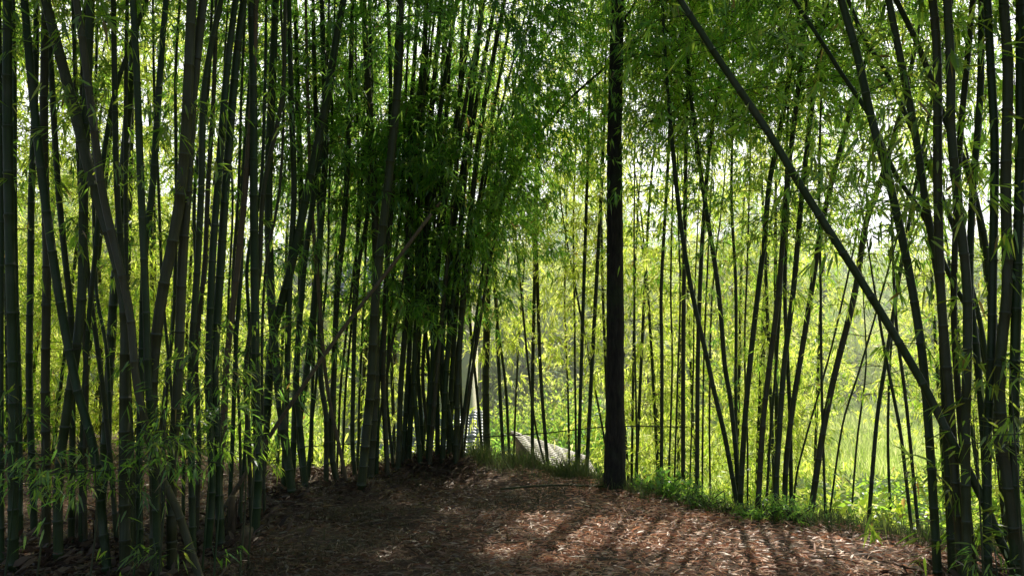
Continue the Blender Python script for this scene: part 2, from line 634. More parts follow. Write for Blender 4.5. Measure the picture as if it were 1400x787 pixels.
def culm_path(D, pts, lean, total, rng, arch=None, dl=0.0):
    """pts from base to top in picture coordinates; D depth of the base"""
    if D is None:
        D = ground_hit(pts[0][0], pts[0][1])[1]
    P = []
    y0 = pts[0][1]
    for (px, py) in pts:
        rise = (y0 - py) / FPX * D
        P.append(at(px, py, D + dl * rise))
    P = np.array(P)
    # run the foot into the ground
    p0, p1 = P[0], P[1]
    d = (p1 - p0) / np.linalg.norm(p1 - p0)
    gz = float(hgt(p0[0], p0[1])) - 0.06
    if p0[2] > gz + 0.02:
        dd = norm(d * 1.0 + np.array([0, 0, 0.25])) if p0[2] - gz > 0.6 else d
        t = (p0[2] - gz) / max(dd[2], 0.2)
        foot = p0 - dd * t
        foot[2] = float(hgt(foot[0], foot[1])) - 0.06
        P = np.vstack([foot, P])
    elif p0[2] < gz - 0.02:
        P = P[P[:, 2] > gz + 0.1]
        foot = P[0] - norm(P[1] - P[0]) * (P[0][2] - gz) / max(norm(P[1] - P[0])[2], 0.2)
        P = np.vstack([foot, P])
    C = catmull(P)
    ln = np.sum(np.linalg.norm(np.diff(C, axis=0), axis=1))
    # carry on above the last traced point, arching over
    d = norm(C[-1] - C[-4])
    h = np.array([d[0], d[1], 0.0])
    a = rng.uniform(0, 2 * math.pi) if arch is None else arch
    h = h * 1.2 + 0.35 * np.array([math.cos(a), math.sin(a), 0])
    ext = []
    p = C[-1]
    s = 0.25
    L = ln
    while L < total:
        k = max(0, (L - total * 0.45) / (total * 0.55))
        d = norm(d + h * 0.05 * k - np.array([0, 0, 1]) * 0.055 * k * k + rng.normal(size=3) * 0.006)
        p = p + d * s
        ext.append(p)
        L += s
    if ext:
        C = np.vstack([C, np.array(ext)])
    return C


def build_stem(name, C, r0, parent, mat, rng, sides=10, node=0.32, tipk=0.18, ring=True):
    seg = np.linalg.norm(np.diff(C, axis=0), axis=1)
    S = np.concatenate([[0], np.cumsum(seg)])
    T = S[-1]
    ss = list(np.arange(0, T, 0.16))
    nodes = []
    x = 0.12
    while x < T - 0.1:
        nodes.append(x)
        x += node * rng.uniform(0.85, 1.15) * (0.65 + 0.5 * min(1, x / 2))
    rr = {}
    for nd in nodes:
        for dx, k in ((-0.012, 1.0), (-0.004, 1.13), (0.004, 1.13), (0.012, 0.97)):
            ss.append(nd + dx)
            rr[nd + dx] = k
    ss = np.array(sorted(ss))
    pts = np.stack([np.interp(ss, S, C[:, k]) for k in range(3)], 1)
    u = ss / T
    rad = r0 * (1 - (1 - tipk) * sstep(0.35, 1.0, u)) * (1 + 0.06 * np.exp(-ss / 0.3))
    rad = rad * np.array([rr.get(s_, 1.0) for s_ in ss])
    v, f, fs = tube(pts, rad, sides)
    geo = Geo().add(v, f, fs)
    k_ = np.array([rr.get(s_, 1.0) for s_ in ss])
    mi = np.zeros(len(fs), np.int32)
    mi[:(len(ss) - 1) * sides] = np.repeat((np.isclose(k_[:-1], 1.13) & np.isclose(k_[1:], 0.97)) & ring, sides)
    geo.mi = [mi]
    o = geo.build(name, [mat, M["ring"]], parent, smooth=True)
    return o, S, np.array(nodes)


def width_radius(w, D):
    return w / FPX * D / 2


def make_culm(pts, w, D=None, wk=1.0, total=9.5, low=(1.2, 0.25), high=(4.2, 0.9), L=(0.5, 1.2), label="", group="", mat="stem",
              leafmat="leaf_near", per=5, ll=0.15, lw=0.02, cpm=7, dl=0.0, hq=True, seed=0, nbr=(1, 3), arch=None, name="bamboo_culm",
              cat="bamboo culm", leaves=True, top=None):
    rng = np.random.default_rng(1000 + seed)
    C = culm_path(D, pts, 0, total, rng, arch, dl)
    Db = C[0][1]
    foot = C[0].copy()
    foot[2] = float(hgt(foot[0], foot[1]))
    root = empty(name, foot)
    tag(root, label, cat, group)
    r0 = width_radius(w * wk, Db)
    o, S, nodes = build_stem("stem", C, r0, root, M[mat], rng, sides=10 if w > 6 else 7)
    if leaves:
        og, az, LL = [], [], []
        for nd in nodes:
            p = np.array([np.interp(nd, S, C[:, k]) for k in range(3)])
            hz = p[2]
            dens = 0 if hz < low[0] else low[1] if hz < high[0] - 0.8 else low[1] + (high[1] - low[1]) * min(1, (hz - high[0] + 0.8) / 1.2)
            if rng.random() < dens:
                nb_ = nbr if top is None or hz < top[0] else (top[1], top[1] + 2)
                for _ in range(rng.integers(nb_[0], nb_[1] + 1)):
                    og.append(p)
                    az.append(rng.uniform(0, 2 * math.pi))
                    k = 1.0 if hz > high[0] else 0.75
                    LL.append(rng.uniform(*L) * k)
        if og:
            fg = foliage_geo(rng, np.array(og), np.array(az), np.array(LL), cpm, per, ll, lw, hq=hq)
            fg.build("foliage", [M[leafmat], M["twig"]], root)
    ALL_CULMS.append(root)
    return root


ORD = ["first", "second", "third", "fourth", "fifth", "sixth", "seventh", "eighth", "ninth", "tenth", "eleventh", "twelfth", "thirteenth",
       "fourteenth", "fifteenth", "sixteenth", "seventeenth", "eighteenth", "nineteenth", "twentieth", "twenty-first", "twenty-second",
       "twenty-third", "twenty-fourth", "twenty-fifth", "twenty-sixth", "twenty-seventh", "twenty-eighth", "twenty-ninth", "thirtieth",
       "thirty-first", "thirty-second", "thirty-third", "thirty-fourth", "thirty-fifth", "thirty-sixth", "thirty-seventh", "thirty-eighth"]


def culm_set(rows, place, group, seed, **kw):
    """rows: (width px, D or None, [(x, y) from foot to top], {overrides})"""
    rows = sorted(rows, key=lambda r_: r_[2][0][0])
    for k, row in enumerate(rows):
        w, D, pts = row[:3]
        ov = dict(row[3]) if len(row) > 3 else {}
        dx = (pts[-1][0] - pts[0][0]) / max(1, pts[0][1] - pts[-1][1])
        leanw = "upright" if abs(dx) < 0.06 else ("slightly " if abs(dx) < 0.16 else "") + ("right-leaning" if dx > 0 else "left-leaning")
        size = "thick" if w >= 11 else "slim" if w >= 5 else "very thin"
        lab = ov.pop("label", f"{size} {leanw} culm, {ORD[k]} foot from left {place}")
        a = dict(kw)
        a.update(ov)
        if seed == 400 and k % 3 == 0:
            a["leafmat"] = "leaf_deep"
        make_culm(pts, w, D, label=lab, group=group, seed=seed + k, **a)


# --- big culms of the near left cluster
left = [
    (9, 6.2, [(2, 780), (1, 500), (2, 262), (-2, 0)]),
    (16, None, [(18, 783), (18, 656), (18, 525), (15, 394), (12, 262), (10, 131), (10, 0)]),
    (8, 6.9, [(28, 750), (27, 560), (22, 394), (20, 262), (20, 131), (18, 0)]),
    (14, None, [(147, 787), (135, 660), (125, 600), (105, 530), (82, 412), (60, 262), (45, 131), (33, 0)]),
    (18, None, [(172, 786), (170, 656), (171, 525), (170, 412), (147, 312), (130, 262), (97, 133), (75, 50), (62, 0)]),
    (13, 5.8, [(272, 786), (240, 690), (215, 640), (187, 525), (178, 430), (158, 340), (140, 262), (123, 133), (112, 50), (104, 0)]),
    (10, 6.5, [(180, 765), (176, 600), (172, 500), (167, 360), (160, 262), (157, 131), (155, 0)]),
    (7, 6.8, [(186, 750), (180, 600), (174, 450), (172, 262), (172, 131), (174, 0)]),
    (12, 5.9, [(216, 785), (211, 640), (203, 525), (200, 430), (193, 262), (187, 100), (182, 0)]),
    (11, 6.3, [(192, 772), (190, 650), (193, 525), (198, 345), (208, 262), (220, 83), (227, 0)]),
    (8, 6.6, [(110, 762), (114, 560), (122, 430), (132, 330), (140, 230), (157, 127), (190, 30)]),
    (18, 6.0, [(213, 782), (212, 656), (208, 525), (220, 412), (233, 345), (245, 280), (253, 200), (258, 100), (262, 0)]),
    (16, 6.1, [(235, 780), (235, 656), (243, 525), (250, 345), (256, 262), (262, 150), (270, 70), (278, 0)]),
    (11, 6.6, [(264, 758), (262, 650), (260, 525), (270, 362), (275, 262), (280, 117), (302, 0)]),
    (12, 6.7, [(283, 757), (290, 660), (285, 525), (290, 362), (297, 262), (310, 100), (322, 0)]),
    (14, 6.8, [(302, 752), (296, 600), (293, 500), (303, 345), (308, 262), (323, 83), (333, 0)]),
    (10, 7.1, [(285, 742), (305, 600), (310, 495), (323, 380), (335, 262), (347, 100), (350, 0)], {"mat": "dead", "leaves": False,
        "label": "brownish dead bamboo culm leaning slightly right among the dark left cluster"}),
    (14, 7.1, [(348, 737), (353, 650), (350, 525), (348, 362), (347, 262), (346, 100), (343, -5)]),
    (10, 6.6, [(97, 760), (99, 600), (97, 430), (90, 362), (80, 262), (72, 133), (66, 0)]),
    (11, 7.1, [(47, 737), (45, 660), (40, 525), (42, 362), (43, 262), (48, 131), (50, 0)]),
    (8, 6.6, [(117, 758), (115, 650), (118, 525), (113, 412), (113, 312), (112, 131), (118, 0)]),
    (8, 6.8, [(160, 748), (152, 640), (140, 525), (127, 430), (118, 350), (110, 262), (104, 131), (100, 0)]),
    (14, 6.4, [(63, 768), (63, 650), (62, 525), (64, 345), (60, 200), (62, 0)]),
    (15, 6.2, [(80, 778), (80, 656), (92, 560), (104, 480), (112, 400), (116, 200), (124, 0)]),
    (5, 7.6, [(240, 715), (236, 560), (222, 394), (217, 262), (211, 131), (209, 0)]),
    (5, 7.6, [(330, 715), (327, 560), (318, 394), (326, 262), (330, 131), (336, 0)]),
    (6, 7.8, [(222, 712), (226, 560), (238, 420), (241, 262), (240, 100), (246, 0)]),
    (8, 7.4, [(268, 735), (272, 600), (268, 480), (280, 360), (284, 262), (292, 131), (296, 0)]),
    (7, 7.6, [(312, 728), (318, 600), (322, 480), (330, 360), (332, 262), (340, 131), (352, 0)]),
    (6, 7.8, [(326, 722), (336, 600), (342, 470), (338, 360), (356, 262), (362, 131), (364, 0)]),
    (8, 7.7, [(345, 724), (340, 600), (336, 500), (354, 380), (360, 262), (386, 131), (390, 0)]),
    (5, 8.0, [(362, 716), (360, 600), (358, 480), (364, 360), (382, 262), (388, 131), (384, 0)]),
    (6, 7.5, [(250, 728), (254, 560), (268, 420), (266, 262), (284, 131), (290, 0)]),
    (4, 7.9, [(300, 718), (308, 560), (312, 420), (318, 262), (306, 131), (312, 0)]),
    (6, 8.2, [(140, 700), (150, 600), (146, 480), (132, 400), (128, 250), (134, 0)]),
]
culm_set(left, "in the near left cluster", "culms of the near left bamboo cluster", 0, total=9.5, low=(1.3, 0.3), high=(3.3, 0.75), L=(0.35, 0.9), nbr=(1, 2), top=(4.8, 3), wk=0.8, ll=0.125, lw=0.016, cpm=8)

# --- the middle left group
mid = [
    (13, 8.6, [(411, 692), (395, 640), (380, 525), (370, 395), (367, 262), (372, 117), (377, 0)]),
    (9, 8.7, [(382, 690), (390, 600), (393, 495), (397, 362), (402, 262), (398, 133), (395, 0)]),
    (13, 8.7, [(360, 692), (365, 560), (373, 462), (390, 395), (403, 345), (420, 262), (447, 133), (460, 50), (470, 0)],
     {"label": "dark thick culm sweeping up to the right between near cluster and middle group"}),
    (9, 9.2, [(425, 680), (412, 600), (405, 525), (413, 395), (420, 330), (432, 250), (455, 100), (468, 0)]),
    (5, 9.8, [(425, 672), (430, 462), (434, 362), (441, 262), (446, 131), (450, 0)]),
    (4, 9.8, [(427, 673), (432, 525), (448, 362), (450, 262), (455, 131), (458, 0)]),
    (10, 9.4, [(419, 676), (413, 632), (409, 579), (417, 525), (428, 430), (437, 330), (445, 200), (440, 0)]),
    (9, 9.8, [(404, 672), (402, 590), (404, 525), (410, 420), (412, 300), (406, 100), (404, 0)]),
    (8, 9.6, [(446, 675), (446, 640), (446, 568), (439, 525), (437, 436), (437, 300), (430, 100), (428, 0)]),
    (9, 9.7, [(463, 667), (454, 628), (452, 590), (456, 525), (461, 400), (471, 300), (478, 150), (482, 0)]),
    (6, 9.2, [(481, 700), (475, 658), (464, 611), (451, 550), (444, 500), (436, 400), (425, 260), (420, 100)],
     {"mat": "dead", "leaves": False, "label": "pale weathered bamboo culm crossing leftward in front of the middle group"}),
    (4, 10.2, [(464, 668), (463, 590), (466, 525), (480, 400), (492, 300), (498, 150), (500, 0)]),
    (4, 10.2, [(469, 666), (470, 590), (473, 525), (484, 400), (490, 262), (487, 100), (486, 0)]),
    (7, 10.0, [(487, 666), (482, 611), (483, 525), (485, 440), (491, 357), (503, 290), (508, 150), (505, 0)]),
    (4, 10.6, [(489, 660), (490, 600), (492, 525), (498, 400), (501, 300), (503, 131), (515, 0)]),
    (14, 9.0, [(493, 690), (501, 590), (507, 525), (514, 400), (525, 300), (536, 200), (545, 100), (548, 0)],
     {"label": "thick dark culm rising just left of the packed clump, pale ridge at its foot"}),
    (12, 9.9, [(505, 664), (510, 590), (513, 525), (514, 386), (513, 300), (508, 200), (500, 60), (497, 0)]),
    (7, 10.0, [(514, 664), (516, 590), (517, 525), (527, 420), (530, 300), (534, 120), (530, 0)]),
    (8, 10.0, [(529, 668), (527, 590), (524, 525), (527, 400), (537, 250), (541, 100), (545, 0)]),
    (5, 10.4, [(556, 668), (537, 632), (529, 546), (530, 500), (537, 386), (548, 280), (556, 100), (560, 0)]),
    (5, 10.2, [(512, 668), (521, 560), (541, 440), (560, 330), (572, 200), (586, 60), (590, 0)]),
]
culm_set(mid, "of the middle left group", "culms of the middle bamboo group", 100, total=10.5, low=(1.6, 0.25),
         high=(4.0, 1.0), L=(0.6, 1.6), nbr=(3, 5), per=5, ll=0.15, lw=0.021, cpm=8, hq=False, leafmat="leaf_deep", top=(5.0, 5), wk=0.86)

# --- the packed clump right of it
clump = [
    (9, 10.3, [(541, 663), (546, 590), (548, 525), (556, 415), (557, 300), (566, 200), (580, 60), (582, 0)]),
    (8, 10.5, [(550, 660), (553, 590), (560, 470), (563, 330), (560, 200), (568, 60), (571, 0)]),
    (6, 10.6, [(553, 656), (559, 590), (570, 525), (574, 430), (569, 357), (575, 214), (590, 60)]),
    (9, 10.5, [(562, 660), (560, 600), (566, 500), (578, 400), (583, 300), (588, 180), (600, 40)]),
    (8, 10.3, [(590, 664), (572, 600), (566, 525), (570, 420), (574, 300), (578, 150), (584, 0)]),
    (7, 10.7, [(577, 658), (575, 560), (570, 470), (580, 360), (595, 240), (606, 100), (615, 0)]),
    (8, 10.4, [(585, 662), (588, 560), (592, 470), (586, 414), (583, 320), (598, 180), (620, 30)]),
    (8, 10.6, [(592, 660), (598, 580), (597, 470), (597, 386), (606, 300), (616, 214), (627, 143), (640, 50)]),
    (7, 10.3, [(600, 664), (590, 600), (596, 525), (603, 443), (609, 386), (617, 300), (630, 180), (655, 40)]),
    (7, 10.8, [(604, 657), (612, 590), (600, 500), (592, 400), (600, 300), (610, 160), (618, 20)]),
    (9, 10.4, [(613, 663), (606, 600), (609, 525), (617, 430), (627, 350), (636, 214), (644, 143), (655, 50)]),
    (8, 10.6, [(620, 660), (614, 600), (617, 525), (626, 386), (630, 300), (640, 214), (655, 120), (670, 40)]),
    (9, 10.4, [(626, 663), (624, 600), (626, 525), (634, 386), (643, 300), (652, 214), (662, 143), (680, 50)]),
    (8, 10.5, [(624, 662), (619, 600), (610, 540), (604, 480), (612, 390), (622, 300), (637, 200), (650, 80)]),
    (6, 10.7, [(631, 658), (628, 590), (622, 520), (632, 430), (645, 330), (660, 243), (673, 160), (690, 70)]),
    (4, 10.6, [(636, 660), (632, 590), (630, 480), (640, 380), (650, 325), (667, 229), (676, 183), (700, 90)]),
    (7, 10.7, [(610, 658), (615, 590), (621, 500), (612, 420), (618, 330), (625, 200), (630, 90), (634, 0)]),
    (6, 10.8, [(597, 656), (585, 590), (578, 520), (583, 430), (592, 330), (600, 200), (606, 60)]),
    (5, 10.4, [(640, 655), (650, 480), (675, 330), (700, 240), (765, 150), (830, 90)], {"low": (3.0, 0.5), "label": "thin culm arching right out of the packed clump toward the trunk"}),
    (4, 10.6, [(634, 657), (645, 480), (670, 300), (700, 160), (745, 60), (775, 0)], {"low": (3.0, 0.5)}),
    (4, 10.9, [(637, 655), (652, 450), (668, 300), (690, 180), (716, 60), (728, 0)], {"low": (3.0, 0.5)}),
    (6, 10.9, [(571, 655), (580, 590), (587, 520), (580, 430), (575, 330), (583, 200), (598, 80)]),
]
culm_set(clump, "in the packed central clump", "culms packed in the dense central clump", 200, total=11, low=(2.3, 0.3),
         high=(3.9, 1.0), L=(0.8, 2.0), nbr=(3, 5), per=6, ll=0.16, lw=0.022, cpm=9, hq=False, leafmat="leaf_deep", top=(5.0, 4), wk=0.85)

# --- slim culms on the lower ground between clump and trunk
back = [
    (4, 12.5, [(661, 640), (656, 580), (651, 525), (643, 443), (640, 330), (644, 200), (650, 80)]),
    (10, 13.0, [(666, 640), (664, 525), (665, 470), (668, 300), (673, 150), (678, 30)]),
    (5, 13.0, [(689, 640), (683, 525), (677, 357), (680, 200), (684, 60)]),
    (4, 13.2, [(697, 640), (691, 525), (680, 440), (672, 340), (668, 200), (670, 60)]),
    (5, 12.6, [(728, 650), (728, 525), (731, 371), (730, 300), (735, 200), (741, 60)]),
    (5, 12.4, [(751, 660), (740, 525), (735, 394), (733, 300), (738, 180), (736, 60)]),
    (3, 12.4, [(750, 655), (730, 570), (712, 394), (702, 280), (700, 150)]),
    (3, 14.0, [(702, 635), (706, 530), (712, 420), (722, 300)]),
    (3, 13.0, [(779, 664), (776, 520), (772, 420), (774, 300)]),
    (3, 12.2, [(788, 655), (786, 500), (785, 394), (784, 300), (788, 180)]),
    (5, 11.6, [(790, 664), (794, 525), (798, 394), (804, 200), (808, 0)]),
    (5.5, 11.6, [(801, 664), (808, 525), (815, 394), (825, 200), (830, 0)]),
    (3, 12.5, [(828, 610), (806, 494), (787, 394), (770, 300), (757, 200)]),
    (4, 12.2, [(833, 640), (828, 500), (824, 394), (822, 262), (824, 0)]),
]
culm_set(back, "below the bank by the tree", "slim culms behind the bank by the tree trunk", 300, total=9.5, low=(1.3, 0.3),
         high=(2.4, 0.95), L=(0.5, 1.3), top=(3.6, 4), nbr=(2, 4), mat="stem_far", leafmat="leaf_far", per=5, ll=0.15, lw=0.022, cpm=8, hq=False)

# --- the middle right rank along the bank
rank = [
    (3, 11.5, [(872, 682), (870, 580), (867, 394), (868, 200), (872, 60)]),
    (5.5, 10.3, [(904, 675), (905, 500), (904, 394), (915, 185), (920, 0)]),
    (3, 10.8, [(914, 660), (919, 500), (917, 394), (921, 200)]),
    (3, 10.9, [(922, 658), (927, 500), (930, 394), (926, 250), (930, 60)]),
    (6.5, 10.2, [(934, 672), (934, 500), (935, 394), (938, 200), (940, 100), (939, 0)]),
    (2.5, 11.4, [(943, 667), (948, 500), (949, 420), (956, 260)]),
    (6.5, 9.6, [(953, 682), (954, 500), (957, 394), (962, 300), (972, 185), (987, 85), (997, 0)]),
    (3, 11, [(960, 676), (962, 500), (966, 394), (975, 200)]),
    (3, 11.2, [(971, 680), (970, 548), (974, 400), (990, 250), (1000, 100)]),
    (7, 9.0, [(1008, 690), (991, 596), (978, 542), (969, 500), (945, 394), (930, 300), (915, 150), (905, 0)]),
    (7, 9.1, [(1009, 698), (1007, 630), (999, 548), (991, 500), (982, 394), (960, 250), (945, 135), (936, 0)]),
    (5, 9.9, [(1010, 680), (1006, 570), (1006, 394), (1000, 270), (1003, 100), (1000, 0)]),
    (8, 8.8, [(1011, 704), (1017, 596), (1025, 500), (1037, 394), (1045, 330), (1052, 250), (1067, 175), (1080, 100), (1095, 0)]),
    (3, 10, [(1022, 690), (1022, 606), (1018, 480), (1022, 350), (1026, 200)]),
    (8, 8.5, [(1035, 716), (1043, 580), (1052, 500), (1065, 394), (1076, 250), (1088, 150), (1104, 0)]),
    (4, 9.0, [(1047, 706), (1053, 596), (1061, 500), (1068, 394), (1074, 250), (1080, 60)]),
    (8, 8.5, [(1057, 714), (1064, 612), (1072, 500), (1085, 394), (1098, 250), (1115, 110), (1132, 0)]),
    (6, 8.7, [(1082, 708), (1080, 565), (1077, 500), (1073, 394), (1078, 250), (1092, 100), (1100, 0)]),
    (8, 8.6, [(1072, 710), (1075, 630), (1085, 548), (1093, 500), (1110, 394), (1125, 300), (1150, 200), (1170, 125), (1212, 0)]),
    (4, 8.5, [(1129, 716), (1125, 596), (1123, 500), (1122, 394), (1120, 250), (1124, 80)]),
    (9, 8.5, [(1107, 712), (1120, 622), (1130, 564), (1144, 500), (1168, 404), (1185, 300), (1202, 255), (1240, 120), (1262, 0)]),
    (3, 9.4, [(1085, 702), (1088, 654), (1104, 590), (1120, 535), (1138, 470), (1165, 350), (1190, 220)]),
    (3, 8.6, [(1133, 712), (1152, 580), (1175, 506), (1200, 420), (1225, 330)]),
    (6, 8.2, [(1187, 722), (1194, 629), (1200, 564), (1210, 500), (1222, 424), (1238, 330), (1262, 200), (1290, 60)]),
    (5, 8.0, [(1246, 720), (1232, 596), (1223, 548), (1208, 470), (1190, 360)], {"total": 4.0}),
    (5, 7.8, [(1256, 728), (1242, 580), (1236, 526), (1226, 450), (1220, 330), (1215, 180)], {"total": 5.0}),
    (3, 9.5, [(1164, 706), (1172, 600), (1184, 500), (1180, 400)], {"total": 5}),
    (4, 9.3, [(1218, 712), (1214, 600), (1218, 480), (1232, 340)], {"total": 5}),
]
culm_set(rank, "in the rank right of the tree", "culms ranked along the bank edge", 400, total=9.5, low=(1.2, 0.3),
         high=(2.9, 1.0), L=(0.5, 1.3), nbr=(2, 4), per=5, ll=0.125, lw=0.019, cpm=9, leafmat="leaf_mid", hq=False, top=(4.6, 8), mat="stem_mid", wk=0.9)

# --- near right cluster
right = [
    (12, 5.6, [(1392, 786), (1370, 744), (1340, 674), (1300, 600), (1262, 525), (1200, 420), (1130, 310), (1083, 235), (1050, 180), (985, 85), (930, 0)],
     {"label": "long thick culm leaning far left in a diagonal across the gap", "dl": 0.05, "total": 9}),
    (12, 5.9, [(1282, 787), (1272, 620), (1262, 494), (1247, 394), (1230, 310), (1210, 225), (1192, 165), (1172, 75), (1150, 0)]),
    (11, 5.9, [(1302, 787), (1295, 619), (1290, 494), (1285, 394), (1265, 275), (1250, 175), (1235, 100), (1215, 0)]),
    (7, 6.6, [(1400, 760), (1368, 600), (1335, 450), (1300, 380), (1260, 290), (1225, 240), (1190, 160), (1150, 100), (1125, 60), (1092, 10)]),
    (7, 6.5, [(1378, 764), (1362, 600), (1340, 440), (1300, 300), (1275, 240), (1250, 185), (1215, 105), (1180, 50), (1160, 0)]),
    (9, 6.2, [(1384, 778), (1376, 620), (1364, 480), (1352, 380), (1345, 320), (1320, 225), (1290, 160), (1270, 100), (1250, 50), (1225, 0)]),
    (13, 5.7, [(1316, 786), (1305, 640), (1296, 520), (1286, 394), (1282, 250), (1282, 125), (1280, 50), (1275, 0)]),
    (13, 5.6, [(1322, 787), (1320, 600), (1322, 500), (1322, 394), (1307, 250), (1300, 175), (1300, 100), (1295, 0)]),
    (10, 5.9, [(1352, 787), (1345, 600), (1335, 480), (1326, 394), (1330, 262), (1340, 131), (1342, 0)]),
    (12, 5.6, [(1350, 787), (1350, 600), (1355, 500), (1357, 394), (1360, 200), (1355, 100), (1350, 0)]),
    (15, 5.5, [(1395, 787), (1370, 600), (1367, 500), (1377, 394), (1375, 250), (1378, 100), (1372, 0)]),
    (14, 5.5, [(1388, 787), (1386, 600), (1390, 394), (1395, 200), (1395, 0)]),
    (9, 6.0, [(1332, 780), (1318, 640), (1306, 480), (1304, 394), (1312, 200), (1325, 60), (1330, 0)]),
    (13, 5.4, [(1412, 787), (1408, 500), (1412, 200), (1406, 0)]),  # extra culm past the right edge, added to cast shade
]
culm_set(right, "of the near right cluster", "culms of the near right bamboo cluster", 500, total=9.5, low=(0.2, 0.32), high=(2.8, 0.95),
         L=(0.4, 1.05), nbr=(1, 2), top=(4.6, 3), wk=0.92)

# --- the grove around the photographer (its crowns close over the path)
around = [(-6.3, 4.0), (-5.2, 2.2), (-4.9, 5.4), (-7.0, 6.4), (-6.4, 8.2), (-5.4, 7.4), (-4.6, 8.8), (-3.9, 2.6), (4.6, 3.4), (4.2, 2.1), (5.6, 4.6), (5.2, 6.0),
          (-3.4, -1.6), (-1.8, -2.6), (0.4, -3.0), (2.2, -2.4), (3.8, -1.4), (-4.8, 0.2), (4.9, 0.6), (-0.8, -4.2), (1.6, -4.4), (-2.6, 0.6), (2.7, 0.4), (-7.8, 9.6), (6.4, 2.6)]
for k, (x, y) in enumerate(around):
    rng = np.random.default_rng(900 + k)
    z0 = float(hgt(x, y)) - 0.05
    a = math.atan2(3 - y, -x + 0.001)
    C = [np.array([x, y, z0])]
    d = norm(np.array([0.06 * math.cos(a), 0.06 * math.sin(a), 1.0]))
    L = 0
    while L < 9.5:
        kk = max(0, (L - 3.0) / 6.5)
        d = norm(d + 0.045 * kk * np.array([math.cos(a), math.sin(a), -0.7]) + rng.normal(size=3) * 0.004)
        C.append(C[-1] + d * 0.25)
        L += 0.25
    C = np.array(C)
    root = empty("bamboo_culm", (x, y, z0))
    tag(root, "dark bamboo culm of the grove closing over the path beside the viewer", "bamboo culm", "culms of the grove around the path")
    o, S, nodes = build_stem("stem", C, 0.05, root, M["stem"], rng, 9)
    og, az, LL = [], [], []
    for nd in nodes:
        if nd > 4.2:
            p = np.array([np.interp(nd, S, C[:, q]) for q in range(3)])
            for _ in range(3):
                og.append(p), az.append(rng.uniform(0, 6.28)), LL.append(rng.uniform(0.8, 1.7))
    foliage_geo(rng, np.array(og), np.array(az), np.array(LL), 5, 5, 0.2, 0.03, hq=False).build("foliage", [M["leaf_near"], M["twig"]], root)

# ---------------------------------------------------------------- thicket beyond the bank (shared plumes)
def make_plume(seed, H, L, dens, lowz, ll=0.19, lw=0.03, cpm=5, at_=(0, 0, 0), gaps=False):
    rng = np.random.default_rng(seed)
    root = empty("bamboo_culm", at_)
    C = [np.array(at_, float)]
    a = rng.uniform(0, 6.28)
    d = norm(np.array([0.07 * math.cos(a), 0.07 * math.sin(a), 1.0]))
    s = 0
    while s < H:
        k = max(0, (s - 0.45 * H) / (0.55 * H))
        d = norm(d + 0.05 * k * np.array([math.cos(a), math.sin(a), -0.5]))
        C.append(C[-1] + d * 0.3)
        s += 0.3
    C = np.array(C)
    o, S, nodes = build_stem("stem", C, rng.uniform(0.024, 0.036), root, M["stem_far"], rng, 6)
    og, az, LL = [], [], []
    for nd in nodes:
        if nd > lowz and rng.random() < dens:
            p = np.array([np.interp(nd, S, C[:, q]) for q in range(3)])
            for _ in range(rng.integers(3, 6)):
                og.append(p), az.append(rng.uniform(0, 6.28)), LL.append(rng.uniform(*L))
    lm = ["leaf_far", "leaf_far", "leaf_far", "leaf_mid", "leaf_far"][seed % 5]
    foliage_geo(rng, np.array(og), np.array(az), np.array(LL), cpm, 5, ll, lw, hq=False, gaps=gaps).build("foliage", [M[lm], M["twig"]], root)
    return root


def dup(root, loc, rz, sc=1.0):
    r = root.copy()
    COL.objects.link(r)
    r.location = loc
    r.rotation_euler = (0, 0, rz)
    r.scale = (sc, sc, sc)
    for ch in root.children:
        c = ch.copy()
        COL.objects.link(c)
        c.parent = r
    return r


protos = [make_plume(40 + k, H, (0.6, 1.8), 0.95, lz, 0.17, 0.027, 8) for k, (H, lz) in enumerate([(10, 1.0), (11, 1.6), (9, 0.5), (12, 2.2), (8, 0.4), (10.5, 1.2)])]
low_protos = [make_plume(60 + k, H, (0.5, 1.3), 0.95, 0.2, 0.17, 0.027, 8) for k, H in enumerate([4.5, 3.8, 5.2])]
used = set()


def sun_clear(x, y, H):
    """does a plume at x, y stand in the sun's way to the lit patches of floor?"""
    base = float(hgt(x, y))
    for p, r in zip(GP[:16], GR[:16]):
        for z in np.arange(base + 1.0, base + H, 0.8):
            v = np.array([x, y, z]) - p
            t = v @ SUN_DIR
            if t > 0 and np.linalg.norm(v - t * SUN_DIR) < 0.75:
                return False
    return True


